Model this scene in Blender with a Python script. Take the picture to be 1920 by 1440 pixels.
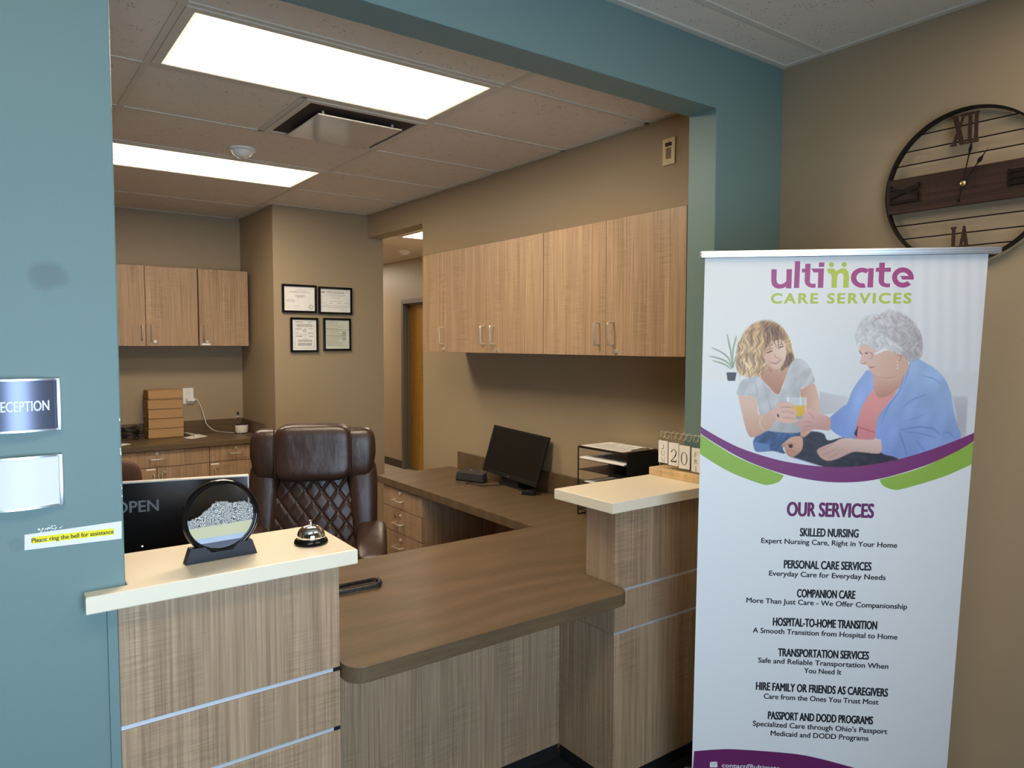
import bpy, bmesh, math, random
import numpy as np
from mathutils import Vector, Matrix
for o in list(bpy.data.objects): bpy.data.objects.remove(o, do_unlink=True)
SC = bpy.context.scene; COL = SC.collection; PI = math.pi
random.seed(7)

# ------------------------------------------------------------------ camera, world, big lights, exposure
FPX, CAM = 1356.525, Vector((-2.586, -1.772, 1.601))
_y, _p, _r = math.radians(36.436), math.radians(3.201), math.radians(.104)
FW = Vector((math.sin(_y)*math.cos(_p), math.cos(_y)*math.cos(_p), -math.sin(_p)))
_rt = Vector((math.cos(_y), -math.sin(_y), 0)); _up = _rt.cross(FW)
RT = _rt*math.cos(_r)+_up*math.sin(_r); UP = _up*math.cos(_r)-_rt*math.sin(_r)
cd = bpy.data.cameras.new('camera'); cam = bpy.data.objects.new('camera', cd); COL.objects.link(cam)
cd.sensor_width = 36; cd.lens = FPX/1920*36; cd.clip_start = .05; cd.clip_end = 60
m3 = Matrix((RT, UP, -FW)).transposed(); cam.matrix_world = Matrix.Translation(CAM) @ m3.to_4x4()
SC.camera = cam
wd = bpy.data.worlds.new('daylight'); SC.world = wd; wd.use_nodes = True
wd.node_tree.nodes['Background'].inputs[0].default_value = (.62, .8, 1, 1)
wd.node_tree.nodes['Background'].inputs[1].default_value = 1.2
def area(name, loc, target, sx, sy, power, col):
    l = bpy.data.lights.new(name, 'AREA'); l.shape = 'RECTANGLE'; l.size = sx; l.size_y = sy; l.energy = power; l.color = col
    o = bpy.data.objects.new(name, l); COL.objects.link(o); o.location = loc
    o.rotation_euler = (Vector(target)-Vector(loc)).to_track_quat('-Z', 'Y').to_euler(); l.spread = math.radians(135); return o
area('window_daylight', (-2.35, -2.78, 1.22), (-2.4, 0, 1.2), 1.5, 1.4, 50, (.57, .78, 1))
OFFICE_LAMP, LOBBY_LAMP, HALL_LAMP = 19.0, 7.0, 34.0
SC.view_settings.view_transform = 'Standard'; SC.view_settings.look = 'None'
SC.view_settings.exposure = 0.0; SC.view_settings.gamma = 1; SC.view_settings.use_curve_mapping = False
try: SC.cycles.use_denoising = True; SC.cycles.max_bounces = 8; SC.cycles.diffuse_bounces = 5
except Exception: pass

def at(u, v, ax, val):
    d = FW+RT*((u-960)/FPX)+UP*((720-v)/FPX); i = 'xyz'.index(ax)
    return CAM+d*((val-CAM[i])/d[i])

# ------------------------------------------------------------------ materials
def srgb(r, g, b):
    f = lambda c: (c/255/12.92) if c/255 <= .04045 else ((c/255+.055)/1.055)**2.4
    return (f(r), f(g), f(b))
def mat(name, col, rough=.5, metal=0, spec=.5, bump=0, bscale=200, emit=None, coat=0, trans=0, ior=1.45):
    m = bpy.data.materials.new(name); m.use_nodes = True; nt = m.node_tree; b = nt.nodes['Principled BSDF']
    b.inputs['Base Color'].default_value = (*col, 1); b.inputs['Roughness'].default_value = rough
    b.inputs['Metallic'].default_value = metal; b.inputs['Specular IOR Level'].default_value = spec
    b.inputs['Coat Weight'].default_value = coat; b.inputs['Transmission Weight'].default_value = trans; b.inputs['IOR'].default_value = ior
    if emit: b.inputs['Emission Color'].default_value = (*emit[0], 1); b.inputs['Emission Strength'].default_value = emit[1]
    if bump:
        n = node(nt, 'ShaderNodeTexNoise', Scale=bscale, Detail=3); tc = node(nt, 'ShaderNodeTexCoord')
        nt.links.new(tc.outputs['Object'], n.inputs['Vector'])
        bm_ = node(nt, 'ShaderNodeBump', Strength=bump, Distance=.002); nt.links.new(n.outputs[0], bm_.inputs['Height'])
        nt.links.new(bm_.outputs[0], b.inputs['Normal'])
    return m
def node(nt, typ, **kw):
    n = nt.nodes.new(typ)
    for k, v in kw.items():
        k = k.replace('_', ' ')
        if k in n.inputs: n.inputs[k].default_value = v
        else: setattr(n, k.replace(' ', '_'), v)
    return n
def mapped(nt, scale, rnd=0):
    tc = node(nt, 'ShaderNodeTexCoord'); mp = node(nt, 'ShaderNodeMapping'); mp.inputs['Scale'].default_value = scale
    if rnd:
        oi = node(nt, 'ShaderNodeObjectInfo'); mul = node(nt, 'ShaderNodeMath', operation='MULTIPLY'); mul.inputs[1].default_value = rnd
        nt.links.new(oi.outputs['Random'], mul.inputs[0]); nt.links.new(mul.outputs[0], mp.inputs['Location'])
    nt.links.new(tc.outputs['Object'], mp.inputs['Vector']); return mp.outputs[0]
def ramp(nt, src, stops):
    r = node(nt, 'ShaderNodeValToRGB'); e = r.color_ramp.elements
    e[0].position, e[0].color = stops[0][0], (*stops[0][1], 1); e[1].position, e[1].color = stops[-1][0], (*stops[-1][1], 1)
    for p, c in stops[1:-1]: q = e.new(p); q.color = (*c, 1)
    nt.links.new(src, r.inputs[0]); return r.outputs[0]
def mixc(nt, kind, fac, a, b):
    m = node(nt, 'ShaderNodeMix', data_type='RGBA', blend_type=kind)
    if isinstance(fac, (int, float)): m.inputs[0].default_value = fac
    else: nt.links.new(fac, m.inputs[0])
    for s, v in ((6, a), (7, b)):
        if isinstance(v, tuple): m.inputs[s].default_value = (*v, 1)
        else: nt.links.new(v, m.inputs[s])
    return m.outputs[2]
G1 = lambda v: (v, v, v)
def wood(name, dark, light, rough=.42, k=1.0, along=2):
    m = mat(name, light, rough, spec=.35); nt = m.node_tree; b = nt.nodes['Principled BSDF']
    sw = lambda a, l: tuple(l if i == along else a for i in range(3))
    n1 = node(nt, 'ShaderNodeTexNoise', Scale=1, Detail=5, Roughness=.65, Distortion=.25); nt.links.new(mapped(nt, sw(165*k, 2.4), 9), n1.inputs['Vector'])
    n2 = node(nt, 'ShaderNodeTexNoise', Scale=1, Detail=3, Distortion=.5); nt.links.new(mapped(nt, sw(24*k, .6), 7), n2.inputs['Vector'])
    n3 = node(nt, 'ShaderNodeTexNoise', Scale=1, Detail=2, Distortion=.6); nt.links.new(mapped(nt, sw(9*k, 190*k), 5), n3.inputs['Vector'])
    n4 = node(nt, 'ShaderNodeTexNoise', Scale=1, Detail=1); nt.links.new(mapped(nt, (9, 9, 3), 3), n4.inputs['Vector'])
    c = ramp(nt, n1.outputs[0], [(.33, dark), (.52, tuple((a+b_)/2 for a, b_ in zip(dark, light))), (.68, light)])
    c = mixc(nt, 'MULTIPLY', .75, c, ramp(nt, n2.outputs[0], [(.3, G1(.8)), (.65, G1(1.08))]))
    lin = ramp(nt, n3.outputs[0], [(.4, G1(.8)), (.6, G1(1.06))]); fac = ramp(nt, n4.outputs[0], [(.45, G1(0)), (.7, G1(.8))])
    c = mixc(nt, 'MULTIPLY', fac, c, lin); nt.links.new(c, b.inputs['Base Color']); return m
M = {}
M['wood'] = wood('beige wood laminate', srgb(146, 118, 92), srgb(186, 157, 126))
M['maple'] = wood('honey maple veneer', srgb(150, 110, 40), srgb(178, 134, 56), .35, .35)
M['pine'] = wood('pale pine', srgb(205, 170, 120), srgb(232, 205, 160), .5, .5)
def laminate():
    m = mat('brown wave laminate', (.2, .14, .08), .36, spec=.4); nt = m.node_tree; b = nt.nodes['Principled BSDF']
    w = node(nt, 'ShaderNodeTexWave', bands_direction='Y', Scale=1.7, Distortion=22, Detail=3, Detail_Scale=.5, Detail_Roughness=.5)
    nt.links.new(mapped(nt, (.55, 1.35, 1)), w.inputs['Vector'])
    n = node(nt, 'ShaderNodeTexNoise', Scale=1, Detail=6, Roughness=.7, Distortion=2.0); nt.links.new(mapped(nt, (3.2, 34, 30)), n.inputs['Vector'])
    c = ramp(nt, w.outputs[1], [(.0, srgb(96, 79, 59)), (.5, srgb(101, 83, 62)), (1, srgb(107, 88, 66))])
    c = mixc(nt, 'MULTIPLY', .8, c, ramp(nt, n.outputs[0], [(.32, G1(.74)), (.68, G1(1.14))])); nt.links.new(c, b.inputs['Base Color']); return m
M['laminate'] = laminate()
def paint(name, col, patches=()):
    m = mat(name, col, .45, spec=.3, bump=.25, bscale=320)
    if patches:
        nt = m.node_tree; b = nt.nodes['Principled BSDF']; g = node(nt, 'ShaderNodeNewGeometry'); sp = node(nt, 'ShaderNodeSeparateXYZ')
        nz = node(nt, 'ShaderNodeTexNoise', Scale=22, Detail=2); nt.links.new(g.outputs['Position'], nz.inputs['Vector'])
        mv = node(nt, 'ShaderNodeVectorMath', operation='MULTIPLY_ADD'); nt.links.new(nz.outputs[1], mv.inputs[0]); mv.inputs[1].default_value = (.02,)*3
        nt.links.new(g.outputs['Position'], mv.inputs[2]); nt.links.new(mv.outputs[0], sp.inputs[0]); c = col
        for x, z, rx, rz, tint, s in patches:
            d = node(nt, 'ShaderNodeVectorMath', operation='LENGTH'); cb = node(nt, 'ShaderNodeCombineXYZ')
            for k, (o, r, i) in enumerate(((x+.01, rx, 0), (z+.01, rz, 2))):
                a = node(nt, 'ShaderNodeMath', operation='SUBTRACT'); nt.links.new(sp.outputs[i], a.inputs[0]); a.inputs[1].default_value = o
                q = node(nt, 'ShaderNodeMath', operation='DIVIDE'); nt.links.new(a.outputs[0], q.inputs[0]); q.inputs[1].default_value = r
                nt.links.new(q.outputs[0], cb.inputs[k])
            nt.links.new(cb.outputs[0], d.inputs[0]); c = mixc(nt, 'MIX', ramp(nt, d.outputs['Value'], [(.6, G1(s)), (1, G1(0))]), c, tint)
        nt.links.new(c, b.inputs['Base Color'])
    return m
TEAL = srgb(110, 134, 132)
M['teal'] = paint('teal wall paint', TEAL, [(-2.464, 1.737, .042, .034, srgb(100, 116, 114), .85), (-2.533, 1.19, .018, .02, srgb(102, 124, 120), .6)])
M['taupe'] = paint('taupe wall paint', srgb(160, 143, 118))
M['grey_paint'] = mat('dark grey enamel door frame', srgb(92, 86, 74), .4)
def tiles():
    m = mat('mineral ceiling tile', (.6, .56, .5), .9, spec=.1, bump=.3, bscale=90); nt = m.node_tree; b = nt.nodes['Principled BSDF']
    n = node(nt, 'ShaderNodeTexNoise', Scale=150, Detail=1); nt.links.new(mapped(nt, (1, 1, 1)), n.inputs['Vector'])
    k = node(nt, 'ShaderNodeTexNoise', Scale=16, Detail=1); nt.links.new(mapped(nt, (1, 1, 1)), k.inputs['Vector'])
    f = mixc(nt, 'MULTIPLY', 1.0, ramp(nt, n.outputs[0], [(.66, G1(0)), (.71, G1(1))]), ramp(nt, k.outputs[0], [(.5, G1(0)), (.6, G1(1))]))
    nt.links.new(mixc(nt, 'MIX', f, srgb(222, 214, 202), srgb(110, 100, 90)), b.inputs['Base Color']); return m
M['tile'] = tiles(); M['tee'] = mat('white painted ceiling grid', srgb(208, 202, 190), .5)
def planks():
    m = mat('grey brown vinyl planks', (.2, .17, .14), .5); nt = m.node_tree; b = nt.nodes['Principled BSDF']
    br = node(nt, 'ShaderNodeTexBrick', Scale=1, Color1=(*srgb(120, 106, 92), 1), Color2=(*srgb(150, 136, 120), 1), Mortar=(*srgb(84, 72, 62), 1), Mortar_Size=.006)
    br.inputs['Brick Width'].default_value = 1.2; br.inputs['Row Height'].default_value = .16; nt.links.new(mapped(nt, (1, 1, 1)), br.inputs['Vector'])
    n = node(nt, 'ShaderNodeTexNoise', Scale=1, Detail=5); nt.links.new(mapped(nt, (3, 60, 1)), n.inputs['Vector'])
    nt.links.new(mixc(nt, 'MULTIPLY', .7, br.outputs[0], ramp(nt, n.outputs[0], [(.3, G1(.55)), (.7, G1(1.2))])), b.inputs['Base Color']); return m
M['planks'] = planks()
M['dark_floor'] = mat('black entrance matting', (.006, .006, .008), .75, bump=.6, bscale=300)
M['solid'] = mat('cream solid surface', srgb(236, 223, 198), .3, spec=.45)
M['alu'] = mat('brushed aluminium', (.72, .74, .77), .32, 1); M['steel'] = mat('satin nickel', (.82, .78, .7), .3, .85); M['strip'] = mat('satin aluminium strip', (.72, .75, .8), .42, .55)
M['chrome'] = mat('polished chrome', (.9, .9, .9), .06, 1); M['black'] = mat('black plastic', (.008, .008, .009), .38)
M['gloss_black'] = mat('gloss black', (.004, .004, .005), .12); M['screen'] = mat('dark screen glass', (.004, .005, .008), .22, spec=.6)
M['base_black'] = mat('black rubber base', (.008, .007, .007), .6); M['base_brown'] = mat('dark brown rubber base', srgb(58, 46, 38), .6)
M['dark_inside'] = mat('dark cabinet inside', srgb(60, 50, 42), .8); M['paper'] = mat('white paper', (.82, .81, .78), .8)
M['white'] = mat('white plastic', (.8, .79, .76), .35); M['card'] = mat('brown cardboard', srgb(176, 140, 98), .85, bump=.2, bscale=60)
M['ink'] = mat('black ink', (.012, .011, .014), .6); M['ivory'] = mat('ivory plastic', srgb(222, 206, 168), .4)
M['grey_print'] = mat('grey printing', (.22, .21, .2), .8); M['slate'] = mat('charcoal slate base', (.018, .02, .028), .5)
def leather():
    m = mat('dark brown leather', (.042, .021, .015), .32, spec=.6); nt = m.node_tree; b = nt.nodes['Principled BSDF']
    n = node(nt, 'ShaderNodeTexNoise', Scale=14, Detail=4); nt.links.new(mapped(nt, (1, 1, .45)), n.inputs['Vector'])
    v = node(nt, 'ShaderNodeTexVoronoi', Scale=420); nt.links.new(mapped(nt, (1, 1, 1)), v.inputs['Vector'])
    b1 = node(nt, 'ShaderNodeBump', Strength=.35, Distance=.012); nt.links.new(n.outputs[0], b1.inputs['Height'])
    b2 = node(nt, 'ShaderNodeBump', Strength=.25, Distance=.001); nt.links.new(v.outputs[0], b2.inputs['Height']); nt.links.new(b1.outputs[0], b2.inputs['Normal'])
    nt.links.new(b2.outputs[0], b.inputs['Normal']); return m
M['leather'] = leather()
def glow(name, col, s, edge=False):
    m = mat(name, (.9, .9, .9), .5, emit=(col, s))
    if edge:      # prismatic lens: dimmer towards its rim, where no tube sits behind it
        nt = m.node_tree; tc = node(nt, 'ShaderNodeTexCoord'); ab = node(nt, 'ShaderNodeVectorMath', operation='ABSOLUTE'); sc = node(nt, 'ShaderNodeVectorMath', operation='MULTIPLY'); sp = node(nt, 'ShaderNodeSeparateXYZ')
        mxn = node(nt, 'ShaderNodeMath', operation='MAXIMUM'); mu = node(nt, 'ShaderNodeMath', operation='MULTIPLY'); mu.inputs[1].default_value = s
        sc.inputs[1].default_value = (1/.566, 1/.261, 0)
        nt.links.new(tc.outputs['Object'], ab.inputs[0]); nt.links.new(ab.outputs[0], sc.inputs[0]); nt.links.new(sc.outputs[0], sp.inputs[0]); nt.links.new(sp.outputs[0], mxn.inputs[0]); nt.links.new(sp.outputs[1], mxn.inputs[1])
        nt.links.new(ramp(nt, mxn.outputs[0], [(.78, G1(1)), (.9, G1(.085)), (1, G1(.03))]), mu.inputs[0]); nt.links.new(mu.outputs[0], nt.nodes['Principled BSDF'].inputs['Emission Strength'])
    return m
WARM = (1, .835, .62)
M['lamp'] = glow('office lamp diffuser', WARM, OFFICE_LAMP*1.45, True); M['lamp_lobby'] = glow('lobby lamp diffuser', (1, .84, .64), LOBBY_LAMP)
M['lamp_hall'] = glow('hall lamp diffuser', (1, .88, .72), HALL_LAMP)
M['plank'] = wood('dark walnut board', srgb(44, 27, 22), srgb(64, 42, 33), .5, .6, 1); M['iron'] = mat('dark brown iron', (.012, .008, .007), .45, .6)
M['brass'] = mat('aged brass', (.6, .45, .22), .3, 1)

# ------------------------------------------------------------------ geometry helpers (world coordinates unless local=True)
class B:
    def __init__(s): s.bm = bmesh.new()
    def box(s, x0, y0, z0, x1, y1, z1, bev=0, seg=2):
        t = bmesh.new(); bmesh.ops.create_cube(t, size=1)
        bmesh.ops.scale(t, verts=t.verts, vec=(abs(x1-x0), abs(y1-y0), abs(z1-z0)))
        bmesh.ops.translate(t, verts=t.verts, vec=((x0+x1)/2, (y0+y1)/2, (z0+z1)/2))
        if bev: bmesh.ops.bevel(t, geom=list(t.edges), offset=bev, segments=seg, profile=.5, affect='EDGES')
        return s.add(t)
    def add(s, t, mx=None):
        if mx is not None: bmesh.ops.transform(t, matrix=mx, verts=t.verts)
        me = bpy.data.meshes.new('t'); t.to_mesh(me); t.free(); s.bm.from_mesh(me); bpy.data.meshes.remove(me); return s
    def prism(s, pts, z0, z1, mx=None, bev=0):
        t = bmesh.new(); vs = [t.verts.new((p[0], p[1], z0)) for p in pts]; f = t.faces.new(vs)
        r = bmesh.ops.extrude_face_region(t, geom=[f]); bmesh.ops.translate(t, verts=[v for v in r['geom'] if isinstance(v, bmesh.types.BMVert)], vec=(0, 0, z1-z0))
        bmesh.ops.recalc_face_normals(t, faces=t.faces)
        if bev:
            es = [e for e in t.edges if abs(e.verts[0].co.z-e.verts[1].co.z) < 1e-6]
            bmesh.ops.bevel(t, geom=es, offset=bev, segments=2, profile=.5, affect='EDGES')
        return s.add(t, mx)
    def face(s, pts):
        f = s.bm.faces.new([s.bm.verts.new(p) for p in pts]); return s
    def tube(s, pts, r, n=8, closed=False, cap=True):
        pts = [Vector(p) for p in pts]; N = len(pts); rings = []; rr = r if isinstance(r, (list, tuple)) else [r]*N
        prev = None
        for i, p in enumerate(pts):
            a = pts[(i-1) % N] if (closed or i) else p; b = pts[(i+1) % N] if (closed or i < N-1) else p
            d = (b-a).normalized()
            if prev is None: x = d.orthogonal().normalized()
            else: x = (prev-d*prev.dot(d)).normalized()
            prev = x; y = d.cross(x)
            rings.append([s.bm.verts.new(p+(x*math.cos(2*PI*k/n)+y*math.sin(2*PI*k/n))*rr[i]) for k in range(n)])
        for i in range(N if closed else N-1):
            A, Bq = rings[i], rings[(i+1) % N]
            off = 0
            if closed and i == N-1: off = min(range(n), key=lambda q: (A[0].co-Bq[q].co).length)
            for k in range(n): s.bm.faces.new((A[k], A[(k+1) % n], Bq[(k+1+off) % n], Bq[(k+off) % n]))
        if cap and not closed: s.bm.faces.new(rings[0][::-1]); s.bm.faces.new(rings[-1])
        return s
    def lathe(s, prof, c=(0, 0, 0), n=32, mx=None, cap=True):
        t = bmesh.new(); rings = []
        for r, z in prof:
            rings.append([t.verts.new((r*math.cos(2*PI*k/n), r*math.sin(2*PI*k/n), z)) for k in range(n)] if r > 1e-6 else [t.verts.new((0, 0, z))])
        for A, Bq in zip(rings, rings[1:]):
            for k in range(n):
                if len(A) == 1 and len(Bq) == 1: continue
                if len(A) == 1: t.faces.new((A[0], Bq[k], Bq[(k+1) % n]))
                elif len(Bq) == 1: t.faces.new((A[k], A[(k+1) % n], Bq[0]))
                else: t.faces.new((A[k], A[(k+1) % n], Bq[(k+1) % n], Bq[k]))
        for R_ in (rings[0], rings[-1]):
            if cap and len(R_) > 1: t.faces.new(R_)
        bmesh.ops.recalc_face_normals(t, faces=t.faces)
        return s.add(t, (Matrix.Translation(c) if mx is None else mx))
    def cyl(s, p0, p1, r, n=16, r1=None):
        return s.tube([p0, p1], [r, r if r1 is None else r1], n)
    def sell(s, c, rad, e1=.4, e2=.4, nu=32, nv=18, fn=None, mx=None):   # superellipsoid cushion
        t = bmesh.new(); pw = lambda w, m: math.copysign(abs(w)**m, w); rows = []
        for j in range(nv+1):
            a = -PI/2+PI*j/nv; row = []
            for i in range(nu):
                b = -PI+2*PI*i/nu
                p = Vector((rad[0]*pw(math.cos(a), e1)*pw(math.cos(b), e2), rad[1]*pw(math.cos(a), e1)*pw(math.sin(b), e2), rad[2]*pw(math.sin(a), e1)))
                if fn: p = fn(p)
                row.append(t.verts.new(p+Vector(c)))
            rows.append(row)
        for A, Bq in zip(rows, rows[1:]):
            for i in range(nu): t.faces.new((A[i], A[(i+1) % nu], Bq[(i+1) % nu], Bq[i]))
        bmesh.ops.remove_doubles(t, verts=t.verts, dist=1e-5); bmesh.ops.recalc_face_normals(t, faces=t.faces)
        return s.add(t, mx)
    def sheet(s, fn, nu, nv, th, mx=None):   # padded panel: front fn(u,v), back th behind along +y
        t = bmesh.new(); F = [[t.verts.new(fn(i/nu, j/nv)) for i in range(nu+1)] for j in range(nv+1)]
        K = [[t.verts.new(F[j][i].co+Vector((0, th, 0))) for i in range(nu+1)] for j in range(nv+1)]
        for j in range(nv):
            for i in range(nu):
                t.faces.new((F[j][i], F[j][i+1], F[j+1][i+1], F[j+1][i])); t.faces.new((K[j][i], K[j+1][i], K[j+1][i+1], K[j][i+1]))
        for j in range(nv):
            for i in (0, nu): t.faces.new((F[j][i], F[j+1][i], K[j+1][i], K[j][i]))
        for i in range(nu):
            for j in (0, nv): t.faces.new((F[j][i], F[j][i+1], K[j][i+1], K[j][i]))
        bmesh.ops.recalc_face_normals(t, faces=t.faces); return s.add(t, mx)
ROOT = {}
def thing(name, label, cat, loc, rz=0, group=None):
    o = bpy.data.objects.new(name, None); COL.objects.link(o); o.location = loc; o.rotation_euler = (0, 0, rz); o.empty_display_size = .1
    o['label'] = label; o['category'] = cat
    if group: o['group'] = group
    ROOT[o.name] = Matrix.Translation(loc) @ Matrix.Rotation(rz, 4, 'Z'); return o
def obj(name, b, m, parent=None, smooth=False, local=False, label=None, cat=None, group=None, kind=None):
    bm = b.bm if isinstance(b, B) else b
    me = bpy.data.meshes.new(name)
    if parent is not None:
        mx = ROOT[parent.name]
        if not local: bmesh.ops.transform(bm, matrix=mx.inverted(), verts=bm.verts)
    elif kind != 'structure':
        cs = [v.co for v in bm.verts]; c = Vector(((min(p.x for p in cs)+max(p.x for p in cs))/2, (min(p.y for p in cs)+max(p.y for p in cs))/2, min(p.z for p in cs)))
        bmesh.ops.translate(bm, verts=bm.verts, vec=-c)
    bm.to_mesh(me); bm.free()
    o = bpy.data.objects.new(name, me); COL.objects.link(o)
    for q in (m if isinstance(m, list) else [m]): me.materials.append(q)
    if parent is not None: o.parent = parent; ROOT[o.name] = mx
    else:
        if kind != 'structure': o.location = c; ROOT[o.name] = Matrix.Translation(c)
        else: ROOT[o.name] = Matrix.Identity(4)
    if smooth:
        me.polygons.foreach_set('use_smooth', [True]*len(me.polygons))
        if smooth != 'all': me.set_sharp_from_angle(angle=math.radians(smooth if smooth is not True else 40))
    if label: o['label'] = label
    if cat: o['category'] = cat
    if group: o['group'] = group
    if kind: o['kind'] = kind
    return o
def struct(name, b, m, parent=None, label=None): return obj(name, b, m, parent, kind='structure', label=label)
def text_bm(s, cap, width=None, off=0, ext=.0002, spacing=1, center=False):
    """lettering: baseline-left at the origin in the XY plane, capitals `cap` high, stretched to `width`"""
    c = bpy.data.curves.new('lettering', 'FONT'); c.body = s; c.size = 1; c.resolution_u = 4; c.space_character = spacing
    o = bpy.data.objects.new('lettering', c); COL.objects.link(o); dg = bpy.context.evaluated_depsgraph_get(); dg.update()
    me = bpy.data.meshes.new_from_object(o.evaluated_get(dg)); t = bmesh.new(); t.from_mesh(me)
    bpy.data.objects.remove(o); bpy.data.curves.remove(c); bpy.data.meshes.remove(me)
    xs = [v.co.x for v in t.verts]; x0, x1 = min(xs), max(xs)
    sy = cap/.69; sx = sy if width is None else width/(x1-x0)
    bmesh.ops.translate(t, verts=t.verts, vec=(-x0, 0, 0)); bmesh.ops.scale(t, verts=t.verts, vec=(sx, sy, 1))
    if off:      # heavier weight: the same outlines overprinted a hair to each side
        e = off*cap*1.4; src = bpy.data.meshes.new('t'); t.to_mesh(src)
        for k, (dx, dy) in enumerate(((e, 0), (-e, 0), (e*.6, e*.6), (-e*.6, -e*.6), (e*.6, -e*.6), (-e*.6, e*.6))):
            n0 = len(t.verts); t.from_mesh(src); t.verts.ensure_lookup_table(); bmesh.ops.translate(t, verts=t.verts[n0:], vec=(dx, dy, (k+1)*2e-6))
        bpy.data.meshes.remove(src)
    return t
def frame_mx(o, x, y, z=None):
    x = Vector(x).normalized(); y = Vector(y).normalized(); z = x.cross(y) if z is None else Vector(z)
    m = Matrix((x, y, z)).transposed().to_4x4(); m.translation = Vector(o); return m
XZ = lambda x, y, z: frame_mx((x, y, z), (1, 0, 0), (0, 0, 1))          # upright, read from -y
YZ = lambda x, y, z: frame_mx((x, y, z), (0, -1, 0), (0, 0, 1))         # upright, read from -x

# ------------------------------------------------------------------ setting
ZC, ZL = 2.643, 2.725
struct('floor', B().box(-4.2, .36, -.05, 2.2, 9.2, 0), M['planks'])
struct('floor_lobby', B().box(-6.2, -2.95, -.05, .4, .36, 0), M['dark_floor'])
p = [(-6.2, 0), (-2.339, 0), (-2.339, 2.484), (-.324, 2.484), (-.324, 0), (.095, 0), (.095, 2.95), (-6.2, 2.95)]
struct('wall_front', B().prism(p, 0, -.133, Matrix(((1, 0, 0, 0), (0, 0, -1, 0), (0, 1, 0, 0), (0, 0, 0, 1))), bev=.003), M['teal'])
struct('wall_right_lobby', B().box(.095, -2.95, 0, .25, .133, 2.95), M['taupe'])
b = B().box(0, .133, 0, .133, 2.813, 2.8).box(0, 2.813, 2.458, .133, 3.71, 2.8)
struct('wall_right', b, M['taupe'])
struct('wall_corner', B().box(-.776, 3.71, 0, .133, 9.2, 2.8), M['taupe'])
struct('wall_back', B().box(-4.2, 4.55, 0, -.776, 4.7, 2.8), M['taupe'])
struct('wall_left', B().box(-4.2, .133, 0, -4.0, 4.55, 2.8), M['taupe'])
D0, D1 = 5.46, 6.40      # hall door opening
b = B().box(1.75, .13, 0, 1.9, D0, 2.8).box(1.75, D1, 0, 1.9, 9.2, 2.8).box(1.75, D0, 2.10, 1.9, D1, 2.8)
struct('wall_hall', b, M['taupe'])
struct('wall_hall_end', B().box(.133, 9.0, 0, 1.9, 9.2, 2.8).box(.25, -.02, 0, 1.9, .13, 2.8), M['taupe'])
struct('wall_left_lobby', B().box(-6.3, -2.95, 0, -6.1, 0, 2.95), M['taupe'])
wx0, wx1, wz0, wz1, wy = -3.15, -1.55, .47, 1.97, -2.95
b = B().box(-6.2, wy, 0, wx0, wy+.12, 2.95).box(wx1, wy, 0, .25, wy+.12, 2.95).box(wx0, wy, 0, wx1, wy+.12, wz0).box(wx0, wy, wz1, wx1, wy+.12, 2.95)
struct('wall_rear_lobby', b, M['taupe'])
b = B()
for x in (wx0, (wx0+wx1)/2-.025, wx1-.05): b.box(x, wy+.02, wz0, x+.05, wy+.09, wz1)
for z in (wz0, wz1-.05): b.box(wx0+.05, wy+.02, z, wx1-.05, wy+.09, z+.05)
struct('window_1', b, M['grey_paint'])
# ceilings with their grids
struct('ceiling', B().box(-4.2, .133, ZC, 2.2, 9.2, ZC+.12), M['tile'])
struct('ceiling_lobby', B().box(-6.2, -2.95, ZL, .25, 0, ZL+.12), M['tile'])
b = B(); w, h = .012, .004
GX, GY = -.829, .651
ys = [GY+.6096*i for i in range(6)]
for yv in ys[:-1]: b.box(-4.0, yv-w, ZC-h, 0, yv+w, ZC)
b.box(-4, ys[5]-w+.2, ZC-h, -.776, ys[5]+w+.2, ZC)
for xv in (GX, GX-1.2192, GX-2.4384): b.box(xv-w, .133, ZC-h-.0005, xv+w, 4.55 if xv < -.776 else 3.71, ZC)
b.box(GX-.6096-w, ys[1], ZC-h, GX-.6096+w, ys[2], ZC)
b.box(-.02, .134, ZC-h, -.0005, 3.71, ZC).box(-.776, 3.69, ZC-h, 0, 3.7095, ZC).box(-.796, 3.71, ZC-h, -.7765, 4.55, ZC).box(-4, 4.53, ZC-h, -.776, 4.5495, ZC).box(-4, .1335, ZC-h, 0, .153, ZC)
struct('trim_1', b, M['tee'])
b = B()
for k in range(4): b.box(-6.1, -.18-.6096*k-w, ZL-h, .095, -.18-.6096*k+w, ZL)
for xv in (-1.36, -2.58, -3.8, -5.0): b.box(xv-w, -2.82, ZL-h-.0005, xv+w, 0, ZL)
b.box(.07, -2.82, ZL-.006, .0945, -.001, ZL).box(-6, -.025, ZL-.006, .07, -.0005, ZL)
struct('trim_2', b, M['tee'])
b = B()
for yv in (4.0, 4.66, 5.2): b.box(.133, yv-w, ZC-h, 1.75, yv+w, ZC)
struct('trim_3', b, M['tee'])
struct('trim_4', B().box(-2.377, -.006, 0, -2.357, -.0005, 1.028, .001), M['teal'])
b = B().box(-.776, 3.702, 0, .1335, 3.7098, .105, .002)
struct('baseboard_back', b, M['base_brown'])
struct('baseboard_hall', B().box(1.742, D1+.06, 0, 1.7498, 9, .1, .002).box(.1335, 3.84, 0, .141, 9, .1, .002), M['base_brown'])
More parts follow.
